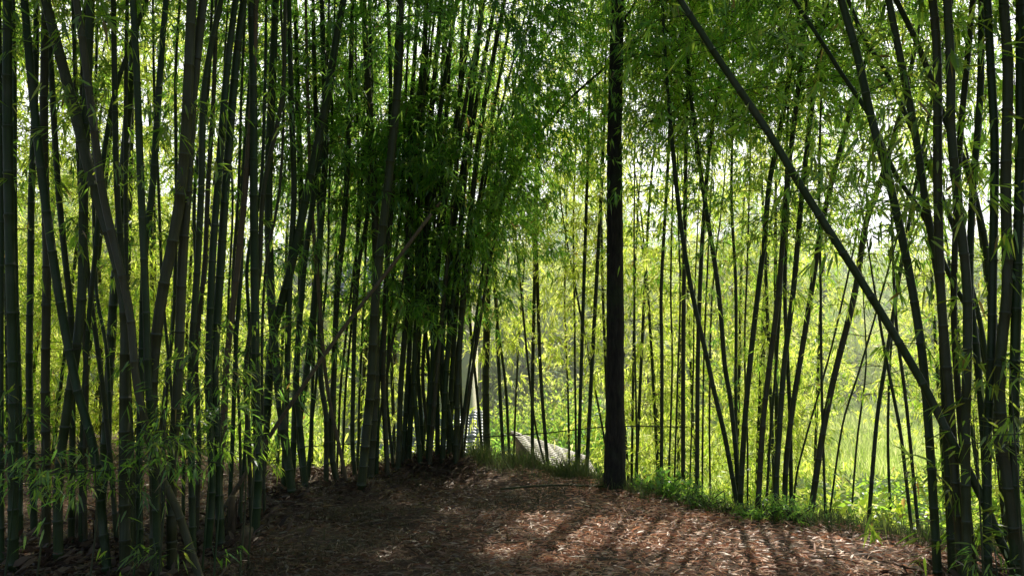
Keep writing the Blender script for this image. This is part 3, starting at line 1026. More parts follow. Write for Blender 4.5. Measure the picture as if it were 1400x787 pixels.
rb = random.Random(5)
placed = []
uniq = 0
for D0, D1, n, pr, side in ((12.8, 15.3, 38, None, 0), (12.8, 15.6, 22, None, 1),  (15.3, 17.8, 28, low_protos, 0), (36, 46, 30, protos, 0), (20, 31, 34, low_protos, 0)):
    c = 0
    tries = 0
    while c < n and tries < 4000:
        tries += 1
        px = rb.uniform(-160, 1560) if side == 0 else rb.uniform(-100, 480) if side == 1 else rb.uniform(850, 1120)
        D = rb.uniform(D0, D1)
        x = (px - 700) / FPX * D
        # leave the view over the field, the house and its shed open
        if 1120 < px < 1275:
            continue
        if 600 < px < 835 and D < 20:
            continue
        if 500 < px < 850 and D < 20 and (pr is low_protos or rb.random() < 0.8):
            continue
        if (-5.5 < x < 2.4 and 14.3 < D < 22) or (-5.5 < x < -0.6 and 14 < D < 27.5):
            continue
        if any((x - a) ** 2 + (D - b) ** 2 < 0.25 for a, b in placed):
            continue
        loc = (x, D, float(hgt(x, D)) - 0.05)
        rz = rb.uniform(0, 6.28)
        sc = rb.uniform(0.85, 1.15) * (1.3 if D0 > 30 else 1)
        if pr is None:
            uniq += 1
            r = make_plume(2000 + uniq, rb.uniform(8, 11.5), (0.6, 1.6), 0.72, rb.uniform(0.3, 2.2), 0.16, 0.025, 8, loc, True)
        else:
            p = pr[c % len(pr)]
            if p.name not in used:
                used.add(p.name)
                p.location, p.rotation_euler, p.scale = loc, (0, 0, rz), (sc, sc, sc)
                r = p
            else:
                r = dup(p, loc, rz, sc)
        if pr is not low_protos:
            tag(r, "slim bamboo culm with bright backlit leaves in the thicket beyond the bank", "bamboo culm", "bamboo thicket beyond the bank")
        else:
            tag(r, "short young bamboo with glowing yellow-green leaves low in the thicket", "bamboo culm", "young bamboo beyond the bank")
        placed.append((x, D))
        c += 1

# ---------------------------------------------------------------- leafy trees beyond
def make_leafy(seed, H, nleaf):
    rng = np.random.default_rng(seed)
    root = empty("tree", (0, 0, 0))
    bend = rng.normal(size=2) * 0.4
    c_ = catmull([(0, 0, -.1), (bend[0] * .3, bend[1] * .3, H * .3), (bend[0], bend[1], H * .62), (bend[0] * 1.2, bend[1] * 1.2, H * .9)], 0.3)
    Geo().add(*tube(c_, np.linspace(0.14, 0.03, len(c_)), 8)).build("trunk", M["bark"], root, smooth=True)
    cen, rad_ = [], []
    tw = Geo()
    for k in range(46):
        t = rng.uniform(0.12, 1.0)
        p = c_[int(t * (len(c_) - 1))]
        an = rng.uniform(0, 6.28)
        rr = rng.uniform(0.3, 1.0) * H * 0.27 * (1.15 - 0.75 * abs(t - 0.4))
        e = p + np.array([math.cos(an) * rr, math.sin(an) * rr, rng.uniform(-.2, 0.9)])
        tw.add(*tube(catmull([p, (p + e) / 2 + (0, 0, .15), e], 0.3), [0.03 - 0.022 * q / max(1, len(catmull([p, (p + e) / 2 + (0, 0, .15), e], 0.3)) - 1) for q in range(len(catmull([p, (p + e) / 2 + (0, 0, .15), e], 0.3)))], 5))
        cen.append(e)
        rad_.append(rng.uniform(0.45, 1.0))
    tw.build("limbs", M["bark"], root, smooth=True)
    cen, rad_ = np.array(cen), np.array(rad_)
    # sprigs on the shells of the clumps, leaves on the sprigs
    ns = nleaf // 6
    i_ = rng.integers(0, len(cen), ns)
    dd = norm(rng.normal(size=(ns, 3)))
    sp = cen[i_] + dd * (rad_[i_] * rng.uniform(0.5, 1.1, ns) ** 0.6)[:, None] * np.array([1.1, 1.1, 0.7])
    li = np.repeat(np.arange(ns), 6)
    b = sp[li] + rng.normal(size=(len(li), 3)) * 0.07
    d_ = norm(dd[li] * 0.5 + rng.normal(size=(len(li), 3)) * 0.8 + np.array([0, 0, -0.35]))
    fo = Geo()
    leaves_geo(fo, rng, b, d_, rng.uniform(0.09, 0.19, len(li)), rng.uniform(0.03, 0.06, len(li)), False)
    fo.build("crown", [M[["leaf_far", "leaf_mid", "leaf_deep"][seed % 3]]], root)
    return root


tprotos = [make_leafy(90 + k, H, 26000) for k, H in enumerate([9.5, 8.0, 10.5, 6.5])]
rb = random.Random(15)
tplaced = []
tries = 0
while len(tplaced) < 62 and tries < 5000:
    tries += 1
    D = rb.uniform(43, 64)
    px = rb.uniform(-160, 1560)
    x = (px - 700) / FPX * D
    if 1105 < px < 1290 and D < 58 or (-7.5 < x < 2.0 and D < 31):
        continue
    if any((x - a) ** 2 + (D - b) ** 2 < 5.5 for a, b in tplaced):
        continue
    p = tprotos[len(tplaced) % 4]
    loc, rz, sc = (x, D, float(hgt(x, D)) - 0.05), rb.uniform(0, 6.28), rb.uniform(1.2, 1.8)
    if p.name not in used:
        used.add(p.name)
        p.location, p.rotation_euler, p.scale = loc, (0, 0, rz), (sc, sc, sc)
        r = p
    else:
        r = dup(p, loc, rz, sc)
    tag(r, "sunlit yellow-green leafy tree merging into the far thicket", "tree", "leafy trees beyond the bamboo")
    tplaced.append((x, D))

for k, (px, D, sc) in enumerate([(1095, 84, 1.9), (1125, 92, 2.1), (1150, 80, 1.7), (1178, 95, 2.2), (1205, 86, 1.8), (1232, 90, 2.0), (1262, 82, 1.8), (1290, 88, 2.0),
                                 (1140, 104, 2.6), (1195, 106, 2.7), (1250, 104, 2.6)]):
    x = (px - 700) / FPX * D
    r = dup(tprotos[(k * 2 + 1) % 4], (x, D, float(hgt(x, D)) - .05), k * 1.3, sc)
    tag(r, "dark leafy tree in the row closing off the bright field", "tree", "trees at the far side of the field")

# ---------------------------------------------------------------- the tall dark tree
tp = [(840, 674), (841, 560), (841, 394), (840, 200), (842, 100), (845, 0)]
Dt = ground_hit(840, 672)[1]
P = np.array([at(x, y, Dt) for x, y in tp])
d = norm(P[-1] - P[-2])
P = np.vstack([P[0] - np.array([0, 0, 0.15]), P, P[-1] + d * 2.5, P[-1] + d * 5.0 + np.array([0.3, 0, 0]), P[-1] + d * 7.2])
C = catmull(P, 0.08)
S = np.concatenate([[0], np.cumsum(np.linalg.norm(np.diff(C, axis=0), axis=1))])
rad = np.interp(S, [0, 0.25, 1.2, 4, 6.2, 13.5], [0.185, 0.140, 0.114, 0.100, 0.086, 0.03])
tree = empty("tree", (P[0][0], P[0][1], float(hgt(P[0][0], P[0][1]))))
tag(tree, "straight tall tree with near-black bark standing alone at the bank edge", "tree")
sides = 28
v, f, fs = tube(C, rad, sides)
v = np.array(v).reshape(len(C), sides, 3)
ang = np.arange(sides)
w_ = 1 + 0.035 * np.sin(ang * 3 + 1)[None] * np.sin(S * 2.2)[:, None] + 0.03 * RNG.normal(size=(len(C), sides))
v = C[:, None] + (v - C[:, None]) * w_[..., None]
Geo().add(v.reshape(-1, 3), f, fs).build("trunk", M["bark"], tree, smooth=True)
tw = Geo()
for pts_, r_ in (([(850, 18), (858, 35), (860, 55), (862, 72), (870, 79)], 0.018), ([(850, 30), (866, 8), (880, -30)], 0.02)):
    c_ = catmull([at(a, b, Dt) for a, b in pts_], 0.04)
    tv, tf, tfs = tube(c_, np.linspace(r_, r_ * 0.45, len(c_)), 7)
    Geo().add(tv, tf, tfs).build("branch", M["bark"], tree, smooth=True)
rng = np.random.default_rng(77)
og, az, LL = [], [], []
top = C[S > 8.2]
for p in top[::6]:
    for _ in range(3):
        og.append(p), az.append(rng.uniform(0, 6.28)), LL.append(rng.uniform(1.0, 2.0))
foliage_geo(rng, np.array(og), np.array(az), np.array(LL), 6, 5, 0.14, 0.05, up=0.8, droop=0.4, hq=False).build("crown", [M["leaf_near"], M["twig"]], tree)

# ---------------------------------------------------------------- poles, cable, creeper
def pole(name, pts, r, mat, label, cat, sides=8, tip=1.0):
    c_ = catmull(pts, 0.15)
    g_ = Geo().add(*tube(c_, np.linspace(r, r * tip, len(c_)), sides))
    o_ = g_.build(name, mat, smooth=True, origin=c_[0])
    return tag(o_, label, cat)


C = [at(352, 622, 7.6), at(395, 556, 7.65), at(470, 448, 7.75), at(540, 358, 7.85), at(597, 283, 7.95)]
C.insert(0, np.array([C[0][0] - 0.45, C[0][1] - 0.05, float(hgt(C[0][0] - 0.45, C[0][1])) - 0.02]))
dp = empty("bamboo_pole", C[0])
tag(dp, "pale brown dead bamboo pole leaning up to the right with a broken end", "pole")
build_stem("stem", catmull(C), 0.021, dp, M["dead"], np.random.default_rng(3), 8, 0.34, 0.9)
pp = at(597, 283, 7.95)
g_ = Geo()
g_.add(*tube([pp, pp + (0.04, 0, 0.06)], [0.019, 0.004], 6))
g_.build("splintered_end", M["dead"], dp)

a, b = ground_hit(684, 676), at(826, 671, 9.75)
a[2] += 0.07
b[2] = max(b[2], float(hgt(b[0], b[1])) + 0.05)
pole("fallen_pole", [a, (a + b) / 2 + (0, 0, 0.03), b], 0.014, M["stem"], "thin green bamboo pole lying level across the bank at the tree's foot", "pole", tip=0.8)
a = ground_hit(715, 703)
b = ground_hit(795, 684)
pole("fallen_branch", [a + (0, 0, .03), (a + b) / 2 + (0, 0, .09), b + (0, 0, .05)], 0.008, M["dead"], "dry thin stick lying on the leaf litter below the tree", "stick", tip=0.5)
for k, (px, py, L_, an, lab) in enumerate([
        (640, 748, .8, .3, "thin grey twig on the shaded litter left of centre"), (520, 770, .6, 1.9, "short dry twig at the bottom edge near the left cluster"),
        (880, 772, .9, 2.7, "long pale dry twig lying on the sunlit litter"), (1060, 768, .6, .8, "curved dry twig on the litter below the right rank"),
        (470, 722, .9, .1, "brown stick on the mound below the middle group"), (730, 735, .5, 2.2, "bleached short stick at the edge of the sun patch"),
        (1180, 775, .5, 3.0, "small stick on the litter near the right cluster")]):
    p = ground_hit(px, py)
    q = p + L_ * np.array([math.cos(an), math.sin(an) * .5, 0])
    m_ = (p + q) / 2 + np.array([0.03, 0.05, 0])
    P3 = []
    for w_, dz in ((p, .02), (m_, .05), (q, .02)):
        P3.append(np.array([w_[0], w_[1], float(hgt(w_[0], w_[1])) + dz]))
    pole("fallen_stick", P3, 0.007, M["dead"], lab, "stick", 6, 0.4)
pole("cable", [at(395, 611, 11.8), at(550, 603, 11.7), at(640, 598, 11.5), at(740, 592, 11.3), at(832, 583, 11.0), at(940, 583, 10.6)], 0.008,
     simple_mat("cable", [(0.02, 0.02, 0.02), (0.03, 0.03, 0.03)], 5, bmp=0), "thin dark line strung level from the clump past the tree trunk", "line", 6)
pole("creeper", [at(1080, 262, 7.0), at(1150, 256, 7.0), at(1230, 252, 6.9), at(1300, 247, 6.8), at(1352, 243, 6.6)], 0.005, M["twig"],
     "thin creeper stretched level between the right-hand culms", "creeper", 5)

# stumps and shoots by the near clusters
for k, (px, py, h_, r_, lab) in enumerate([
        (106, 742, 0.34, 0.035, "short brown cut stump between the leftmost near culms"),
        (98, 727, 0.26, 0.03, "smaller splintered bamboo stump behind the leftmost near culms"),
        (315, 738, 0.40, 0.035, "leaning dark bamboo stump at the foot of the near left cluster"),
        (333, 757, 0.22, 0.05, "squat brown bamboo stump in the sunlit litter by the left cluster"),
        (135, 752, 0.25, 0.035, "broken bamboo stump beside the curved thick left culm"),
        (1340, 760, 0.2, 0.045, "brown sheathed stump inside the near right cluster")]):
    p = ground_hit(px, py)
    st = empty("bamboo_stump", p)
    tag(st, lab, "stump")
    tx = np.random.default_rng(k).normal(size=2) * 0.12
    c_ = [p - (0, 0, 0.05), p + (tx[0] * 0.3 * h_, tx[1] * 0.3 * h_, h_ * 0.5), p + (tx[0] * h_, tx[1] * h_, h_)]
    gg = Geo().add(*tube(catmull(c_, 0.05), 0.9 * r_, 10))
    gg.build("stem", M["dead"], st, smooth=True)
    gg = Geo()
    for q in range(7):
        an = q * 0.9 + k
        b0 = p + np.array([math.cos(an), math.sin(an), 0]) * r_ * 0.95
        t0 = b0 + np.array([math.cos(an) * 0.03, math.sin(an) * 0.03, h_ * (0.5 + 0.09 * q)])
        sd_ = np.array([-math.sin(an), math.cos(an), 0]) * r_ * 0.6
        gg.add([b0 - sd_, b0 + sd_, (b0 + t0) / 2 + sd_ * 0.8, t0, (b0 + t0) / 2 - sd_ * 0.8], [0, 1, 2, 3, 4], [5])
    gg.build("dry_sheath", M["sheath"], st)

# low leafy sprays in the near left cluster and at the right edge
def spray(px, py, D, n, L, label, seed, gz=None, az_range=(0, 6.28), up=0.35):
    rng = np.random.default_rng(seed)
    p = at(px, py, D)
    foot = np.array([p[0], p[1], float(hgt(p[0], p[1]))])
    root = empty("bamboo_shoot", foot)
    tag(root, label, "bamboo shoot", "leafy side shoots at the cluster feet")
    c_ = catmull([foot - (0, 0, .03), foot * 0.5 + p * 0.5 + (0.02, 0.02, 0), p], 0.1)
    Geo().add(*tube(c_, np.linspace(0.008, 0.003, len(c_)), 6)).build("stem", M["stem"], root, smooth=True)
    og = np.array([c_[int((0.72 + 0.28 * rng.random()) * (len(c_) - 1))] for _ in range(n)])
    az = rng.uniform(*az_range, n)
    foliage_geo(rng, og, az, rng.uniform(L * 0.5, L, n), 10, 4, 0.105, 0.014, up=up, droop=0.4, gaps=False).build("foliage", [M["leaf_near" if seed % 2 else "leaf_deep"], M["twig"]], root)


for k, a in enumerate([
        (60, 600, 5.5, 11, 0.7, "leafy shoot with pale tips low before the leftmost culms"),
        (130, 620, 5.4, 11, 0.7, "drooping leafy shoot hung between the thick left culms"),
        (20, 560, 5.6, 6, 0.5, "sunlit leafy shoot at the picture's left margin"),
        (225, 560, 5.5, 11, 0.7, "arching leafy shoot in the middle of the near left cluster"),
        (300, 545, 5.6, 11, 0.7, "bright-tipped shoot spreading right from the near left cluster"),
        (335, 560, 5.8, 5, 0.4, "small shoot with sunlit tips at the left cluster's right side"),
        (190, 590, 5.5, 11, 0.7, "dangling leafy shoot before the leaning left culm"),
        (210, 735, 5.4, 5, 0.35, "tiny green shoot near the ground before the left cluster"),
        (290, 745, 5.6, 3, 0.25, "single bright shoot beside the sunlit litter"),
        (290, 430, 6.0, 11, 0.7, "high leafy shoot before the crowded left culms"),
        (350, 440, 6.3, 11, 0.7, "leafy shoot hanging before the left culm row's right end"),
        (1380, 500, 4.7, 6, 0.5, "leafy shoot at the right margin among thick culms"),
        (1360, 750, 4.9, 7, 0.45, "low leafy shoot at the bottom right corner"),
        (1330, 560, 5.2, 6, 0.4, "hanging leafy shoot before the near right culms")]):
    spray(*a, seed=700 + k)

# ---------------------------------------------------------------- shrubs along the bank and on the slope
def shrub(px, py, D, h_, w_, n, ll, lw, label, seed, mat="leaf_far", group="shrubs on the bank"):
    rng = np.random.default_rng(seed)
    p = at(px, py, D)
    foot = np.array([p[0], p[1], float(hgt(p[0], p[1]))])
    root = empty("shrub", foot)
    tag(root, label, "shrub", group)
    st, fo = Geo(), Geo()
    tips = []
    for k in range(n):
        an = rng.uniform(0, 6.28)
        rr_ = w_ * math.sqrt(rng.random())
        e = foot + np.array([math.cos(an) * rr_, math.sin(an) * rr_, h_ * rng.uniform(0.35, 1.0)])
        m_ = foot * 0.6 + e * 0.4 + np.array([0, 0, h_ * 0.15])
        st.add(*tube(catmull([foot, m_, e], 0.15), 0.006, 4))
        tips.append(e)
        tips.append(m_ * 0.4 + e * 0.6)
    tips = np.array(tips)
    idx = np.repeat(np.arange(len(tips)), 16)
    b = tips[idx] + rng.normal(size=(len(idx), 3)) * np.array([w_, w_, h_]) * 0.16
    d = norm(rng.normal(size=(len(idx), 3)) + np.array([0, 0, -0.1]))
    leaves_geo(fo, rng, b, d, ll * rng.uniform(0.6, 1.3, len(idx)), lw * rng.uniform(0.7, 1.2, len(idx)), True)
    st.build("stem", M["twig"], root)
    fo.build("foliage", [M[leafmat_of(mat)]], root)


def leafmat_of(m_):
    return m_


SH = [(905, 655, 9.6, .28, .35, 16, .1, .03, "fresh green shrub with lit leaves right of the tree's foot"),
      (940, 668, 9.2, .22, .3, 14, .07, .012, "low dark shrub at the bank edge under the straight slim culms"),
      (965, 672, 9.0, .2, .35, 16, .07, .012, "dark feathery shrub before the crossing culms"),
      (1040, 700, 8.2, .2, .3, 14, .07, .012, "small dark shrub at the foot of the right culm rank"),
      (1085, 705, 8.0, .24, .35, 18, .07, .012, "rounded dark shrub at the foot of the rank's right end"),
      (1150, 690, 9.0, .7, .6, 22, .13, .05, "pale broad-leaved shrub on the slope before the bright field"),
      (1200, 670, 10.0, .9, .7, 26, .14, .06, "broad-leaved light green shrub below the bright field"),
      (1120, 660, 10.5, .8, .6, 22, .13, .05, "light green shrub behind the leaning culm right of the rank"),
      (1245, 690, 9.0, .6, .5, 18, .12, .04, "leafy shrub beside the paired thin culms"),
      (770, 545, 22, 1.6, 1.2, 40, .14, .05, "bushy green shrub behind the pale shed roof"),
      (822, 575, 17.6, 1.4, .8, 40, .14, .05, "dark green shrub between shed roof and tree trunk"),
      (684, 615, 13.5, 0.7, .4, 24, .13, .04, "fresh green shrub between the two tiled roofs"),
      (690, 540, 27.5, 2.6, 1.0, 110, .16, .06, "tall leafy bush rising behind the farmhouse corner"),
      (700, 545, 24.0, 2.2, 1.2, 100, .16, .06, "dark green bush behind the lean-to roof"),
      (735, 540, 20.5, 1.8, 1.0, 90, .16, .05, "yellow-green bush over the shed roof's upper end"),
      (780, 530, 26.0, 2.8, 1.5, 120, .17, .06, "large bush in the valley seen over the shed roof"),
      (815, 545, 22.5, 2.4, 1.2, 100, .16, .06, "deep green bush touching the tree trunk's left side"),
      (712, 640, 12.9, .75, .35, 30, .12, .03, "feathery green shrub hiding the shed's left end"),
      (735, 655, 12.2, .5, .35, 26, .1, .025, "low feathery shrub before the shed roof"),
      (870, 600, 13.0, 1.3, 1.0, 40, .14, .04, "tall sunlit shrub behind the tree trunk's right side"),
      (940, 600, 13.5, 1.2, 1.0, 36, .14, .04, "sunlit shrub behind the straight slim culms"),
      (1020, 610, 13.0, 1.3, 1.0, 36, .14, .04, "sunlit shrub behind the right culm rank"),
      (440, 600, 14.0, 1.3, 1.0, 40, .14, .04, "glowing green shrub behind the middle culms"),
      (490, 600, 14.5, 1.1, .8, 30, .14, .04, "yellow-green shrub left of the cream house wall"),
      (360, 590, 14.0, 1.2, 1.0, 30, .14, .04, "green shrub behind the near left cluster's right end"),
      (240, 590, 14.0, 1.2, 1.0, 30, .14, .04, "green shrub seen between the middle culms of the left cluster"),
      (120, 590, 14.0, 1.2, 1.0, 30, .14, .04, "green shrub seen through the left part of the near cluster"),
      (20, 590, 13.0, 1.2, 1.0, 30, .14, .04, "bright shrub behind the leftmost culms")]
for k, a in enumerate(SH):
    shrub(*a, seed=800 + k, mat="leaf_deep" if k in (0, 1, 2, 3, 4, 13, 16) else "leaf_mid" if k % 3 == 0 else "leaf_far")

# ---------------------------------------------------------------- farmhouse and shed
tile_m = simple_mat("grey_roof_tile", [(0.20, 0.22, 0.25), (0.32, 0.34, 0.38), (0.44, 0.46, 0.50)], 5, 6, 0.28, 0.4, 0.01)
pale_tile = simple_mat("pale_roof_tile", [(0.38, 0.33, 0.28), (0.55, 0.49, 0.42), (0.74, 0.67, 0.58)], 5, 6, 0.4, 0.25, 0.008)
wall_m = simple_mat("cream_plaster", [(0.62, 0.57, 0.38), (0.75, 0.70, 0.50), (0.80, 0.76, 0.58)], 1.6, 6, 0.9, 0.2, 0.01)
dark_wall = simple_mat("brick_wall", [(0.10, 0.075, 0.055), (0.18, 0.13, 0.09)], 4, 5, 0.95, 0.4, 0.02)
wood_m = simple_mat("old_wood", [(0.05, 0.035, 0.025), (0.11, 0.08, 0.05)], 3, 5, 0.8, 0.3, 0.01, (6, 6, 40))
glass_m = simple_mat("window_glass", [(0.02, 0.025, 0.03), (0.04, 0.05, 0.05)], 2, 2, 0.12, 0)


def tiled_roof(parent, e0, e1, r0, r1, mat, course=0.22, row=0.2, relief=1.0):
    """a roof plane from the eave e0-e1 up to r0-r1, laid with rows of half-round tiles in overlapping courses"""
    e0, e1, r0, r1 = (np.array(q, float) for q in (e0, e1, r0, r1))
    n = norm(np.cross(e1 - e0, r0 - e0))
    if n[2] < 0:
        n = -n
    W = np.linalg.norm(e1 - e0)
    H = np.linalg.norm(r0 - e0)
    nc = max(2, int(W / row))
    nr = max(2, int(H / course))
    per = 8
    us = np.linspace(0, 1, nc * per + 1)
    ph = (us * nc) % 1.0
    prof = relief * 0.055 * np.abs(np.sin(ph * math.pi)) ** 0.8
    geo = Geo()
    for k in range(nr):
        rows_ = []
        for t, lift in ((k / nr, 0.035 * relief), ((k + 1.12) / nr, 0.0)):
            t = min(t, 1.0)
            a_ = e0 + (r0 - e0) * t
            b_ = e1 + (r1 - e1) * t
            rows_.append(a_ + (b_ - a_) * us[:, None] + n * (prof + lift)[:, None])
        front = rows_[0] - n * 0.035 * relief
        v_ = np.vstack([front, rows_[0], rows_[1]])
        m_ = len(us)
        j_ = np.arange(m_ - 1)
        f_ = np.concatenate([np.stack([j_, j_ + 1, j_ + m_ + 1, j_ + m_], -1), np.stack([j_ + m_, j_ + m_ + 1, j_ + 2 * m_ + 1, j_ + 2 * m_], -1)])
        geo.add(v_, f_, [4] * len(f_))
    ro = geo.build("roof", mat, parent)
    # boarding below the tiles
    q = np.array([e0, e1, r1, r0]) - n * 0.03
    q2 = q - n * 0.05
    Geo().add(np.vstack([q, q2]), [0, 1, 2, 3, 7, 6, 5, 4, 0, 4, 5, 1, 1, 5, 6, 2, 2, 6, 7, 3, 3, 7, 4, 0], [4] * 6).build("roof_board", wood_m, parent)
    return ro


Yh = 21.0
hx0, hx1 = -4.6, -1.15
house = empty("farmhouse", ((hx0 + hx1) / 2, Yh, float(hgt(-3, Yh))))
tag(house, "cream-walled farmhouse with grey tiled lean-to seen through the bamboo clump", "house")
zt, zb = 3.6, -3.2
W_ = Geo()
W_.box(((hx0 + hx1) / 2, Yh + 2.5, (zt + zb) / 2), (hx1 - hx0, 5.0, zt - zb))
gx0, gx1, ry = hx0, hx1, Yh + 2.5
W_.add([(gx0, Yh, zt + .002), (gx0, Yh + 5, zt + .002), (gx0, ry, zt + 1.2), (gx1, Yh, zt + .002), (gx1, Yh + 5, zt + .002), (gx1, ry, zt + 1.2)],
       [0, 1, 2, 3, 5, 4], [3, 3])
W_.build("wall", wall_m, house)
tiled_roof(house, (hx0 - .4, Yh - .6, zt - .25), (hx1 + .4, Yh - .6, zt - .25), (hx0 - .4, ry, zt + 1.3), (hx1 + .4, ry, zt + 1.3), tile_m)
tiled_roof(house, (hx0 - .4, Yh + 5.6, zt - .25), (hx1 + .4, Yh + 5.6, zt - .25), (hx0 - .4, ry, zt + 1.3), (hx1 + .4, ry, zt + 1.3), tile_m)
# lean-to at the front
ey = Yh - 3.2
el = at(470, 622, ey)
er = at(662, 622, ey)
rl = np.array([el[0], Yh - 0.02, at(520, 562, Yh)[2]])
rr_ = np.array([er[0] * Yh / ey * 1.0, Yh - 0.02, rl[2]])
tiled_roof(house, el, er, rl, rr_, tile_m, relief=0.6)
Geo().box(((el[0] + er[0]) / 2, ey + 0.45, (el[2] + zb) / 2 - 0.05), (er[0] - el[0] - 0.5, 0.2, el[2] - zb - 0.1)).build("lean_to_wall", dark_wall, house)
for wx in (-3.6, -2.1):
    wf = Geo()
    for (dx, dz, sx, sz) in ((-.42, 0, .07, 1.1), (.42, 0, .07, 1.1), (0, .52, .9, .07), (0, -.52, .9, .07), (0, 0, .05, 1.0)):
        wf.box((wx + dx, Yh - 0.03, 1.9 + dz), (sx, .08, sz))
    w1 = wf.build("window", wood_m, house)
    g1 = Geo().box((wx, Yh - 0.012, 1.9), (.8, .02, 1.0)).build("pane", glass_m)
    g1.parent = w1
    g1.matrix_parent_inverse.identity()
    g1.location = -np.array(house.location)

shed = empty("shed", (1.2, 15.5, float(hgt(0.9, 15.5))))
tag(shed, "low shed with a sunlit pale tiled roof between clump and tree trunk", "shed")
a0 = at(742, 640, 13.9)
a1 = at(819, 652, 13.7)
b0 = at(698, 588, 16.0)
b1 = at(804, 624, 15.2)
tiled_roof(shed, a0, a1, b0, b1, pale_tile, 0.16, 0.15, 0.2)
zs = float(hgt(0.9, 16)) - 0.2
SW = Geo()
c0, c1, c2, c3 = a0 + (0.15, .25, -.1), a1 + (-.15, .25, -.1), b1 + (-.1, -.1, -.1), b0 + (.1, -.1, -.1)
vv = np.array([c0, c1, c2, c3, *(np.array([q[0], q[1], zs]) for q in (c0, c1, c2, c3))])
SW.add(vv, [4, 5, 1, 0, 5, 6, 2, 1, 6, 7, 3, 2, 7, 4, 0, 3], [4] * 4)
SW.build("wall", dark_wall, shed)

# ---------------------------------------------------------------- ground cover
rng = np.random.default_rng(11)
N = 170000
u = rng.random(N)
D = 3.2 + 9.8 * u ** 0.8
x = rng.uniform(-0.85, 0.85, N) * D
k = (D < np.interp(x, EX, EY) + 0.7) & (rng.random(N) < 0.45 + 0.55 * sstep(-0.5, 0.5, np.sin(x * 2.1 + 1.3 * np.sin(D * 1.7)) * np.sin(D * 2.6 + x)))
x, D = x[k], D[k]
n = len(x)
z = hgt(x, D)
az = rng.uniform(0, 6.28, n)
tl = rng.normal(size=n) * 0.22
d = np.stack([np.cos(az) * np.cos(tl), np.sin(az) * np.cos(tl), np.sin(np.abs(tl))], 1)
b = np.stack([x, D, z + 0.006 + rng.random(n) ** 2 * 0.045], 1)
geo = Geo()
leaves_geo(geo, rng, b, d, rng.uniform(0.04, 0.12, n) * (1 + 1.0 * (rng.random(n) > 0.93)), rng.uniform(0.006, 0.018, n), True, sag=0.15)
o = geo.build("leaf_litter", M["litter"])
tag(o, "reddish-brown dry bamboo leaves covering the grove floor", "leaf litter", kind="stuff")


geo = Geo()
feet = np.array([np.array(c_.location) for c_ in ALL_CULMS if c_.location[1] < 11.5 and c_.location[2] > -0.4])
per_ = 80
fi = np.repeat(np.arange(len(feet)), per_)
an = rng.uniform(0, 6.28, len(fi))
rr_f = np.abs(rng.normal(size=len(fi))) * 0.24 + 0.03
bx, by = feet[fi, 0] + np.cos(an) * rr_f, feet[fi, 1] + np.sin(an) * rr_f
el_ = rng.uniform(-0.2, 1.0, len(fi))
d = np.stack([np.cos(an + 1.2) * np.cos(el_), np.sin(an + 1.2) * np.cos(el_), np.sin(el_)], 1)
b = np.stack([bx, by, hgt(bx, by) + 0.10 * np.exp(-rr_f / 0.12) * rng.random(len(fi))], 1)
leaves_geo(geo, rng, b, d, rng.uniform(0.07, 0.22, len(fi)), rng.uniform(0.015, 0.05, len(fi)), True, sag=0.25)
tag(geo.build("sheath_debris", island_mat("old_sheath", [(0.05, 0.03, 0.02), (0.12, 0.07, 0.045), (0.20, 0.13, 0.08), (0.08, 0.05, 0.03)], 0.8, 0.1)),
    "heaped dark dry sheaths and leaves around the bamboo feet", "leaf litter", kind="stuff")


def blades(geo, rng, x, y, h_, wd, lean=0.5):
    n_ = len(x)
    az_ = rng.uniform(0, 6.28, n_)
    b_ = np.stack([x, y, hgt(x, y) - 0.01], 1)
    l_ = lean * rng.random(n_)
    d_ = norm(np.stack([np.cos(az_) * l_, np.sin(az_) * l_, np.ones(n_)], 1))
    s_ = np.stack([-np.sin(az_), np.cos(az_), np.zeros(n_)], 1)
    w2 = (wd * rng.uniform(.7, 1.3, n_))[:, None]
    hh = (h_ * rng.uniform(.5, 1.2, n_))[:, None]
    o_ = np.stack([np.cos(az_), np.sin(az_), np.zeros(n_)], 1)
    m_ = b_ + d_ * hh * .55
    t_ = b_ + d_ * hh + o_ * hh * .25 * lean
    v_ = np.stack([b_ - s_ * w2, b_ + s_ * w2, m_ + s_ * w2 * .8, m_ - s_ * w2 * .8, t_], 1)
    base_ = np.arange(n_)[:, None] * 5
    geo.add(v_.reshape(-1, 3), (base_ + np.array([0, 1, 2, 3, 3, 2, 4])[None]).ravel(), np.tile([4, 3], n_))


geo = Geo()
N = 30000
cx, cy_ = rng.uniform(2.2, 13, 260), rng.uniform(8.2, 19, 260)
ci = rng.integers(0, 260, N)
x = cx[ci] + rng.normal(size=N) * 0.32
y = cy_[ci] + rng.normal(size=N) * 0.32
k = y > np.interp(x, EX, EY) + 0.9
x, y = x[k], y[k]
hh_ = np.abs(rng.normal(size=len(x))) * 0.22 + 0.05
b = np.stack([x, y, hgt(x, y) + hh_], 1)
an = rng.uniform(0, 6.28, len(x))
d = norm(np.stack([np.cos(an), np.sin(an), rng.uniform(-.5, .4, len(x))], 1))
leaves_geo(geo, rng, b, d, rng.uniform(.06, .17, len(x)), rng.uniform(.03, .08, len(x)), True)
tag(geo.build("weeds", M["leaf_mid"]), "low broad-leaved weeds covering the slope beyond the bank", "weeds", kind="stuff")
geo = Geo()
N = 42000
x = rng.uniform(-5.5, 1.6, N)
y = rng.uniform(5.0, 12.0, N)
pn = np.sin(x * 2.9 + 1.7 * np.sin(y * 2.3)) + np.sin(y * 3.7 - x * 1.9) + 0.9 * np.exp(-((y - np.interp(x, EX, EY) + .5) / .8) ** 2)
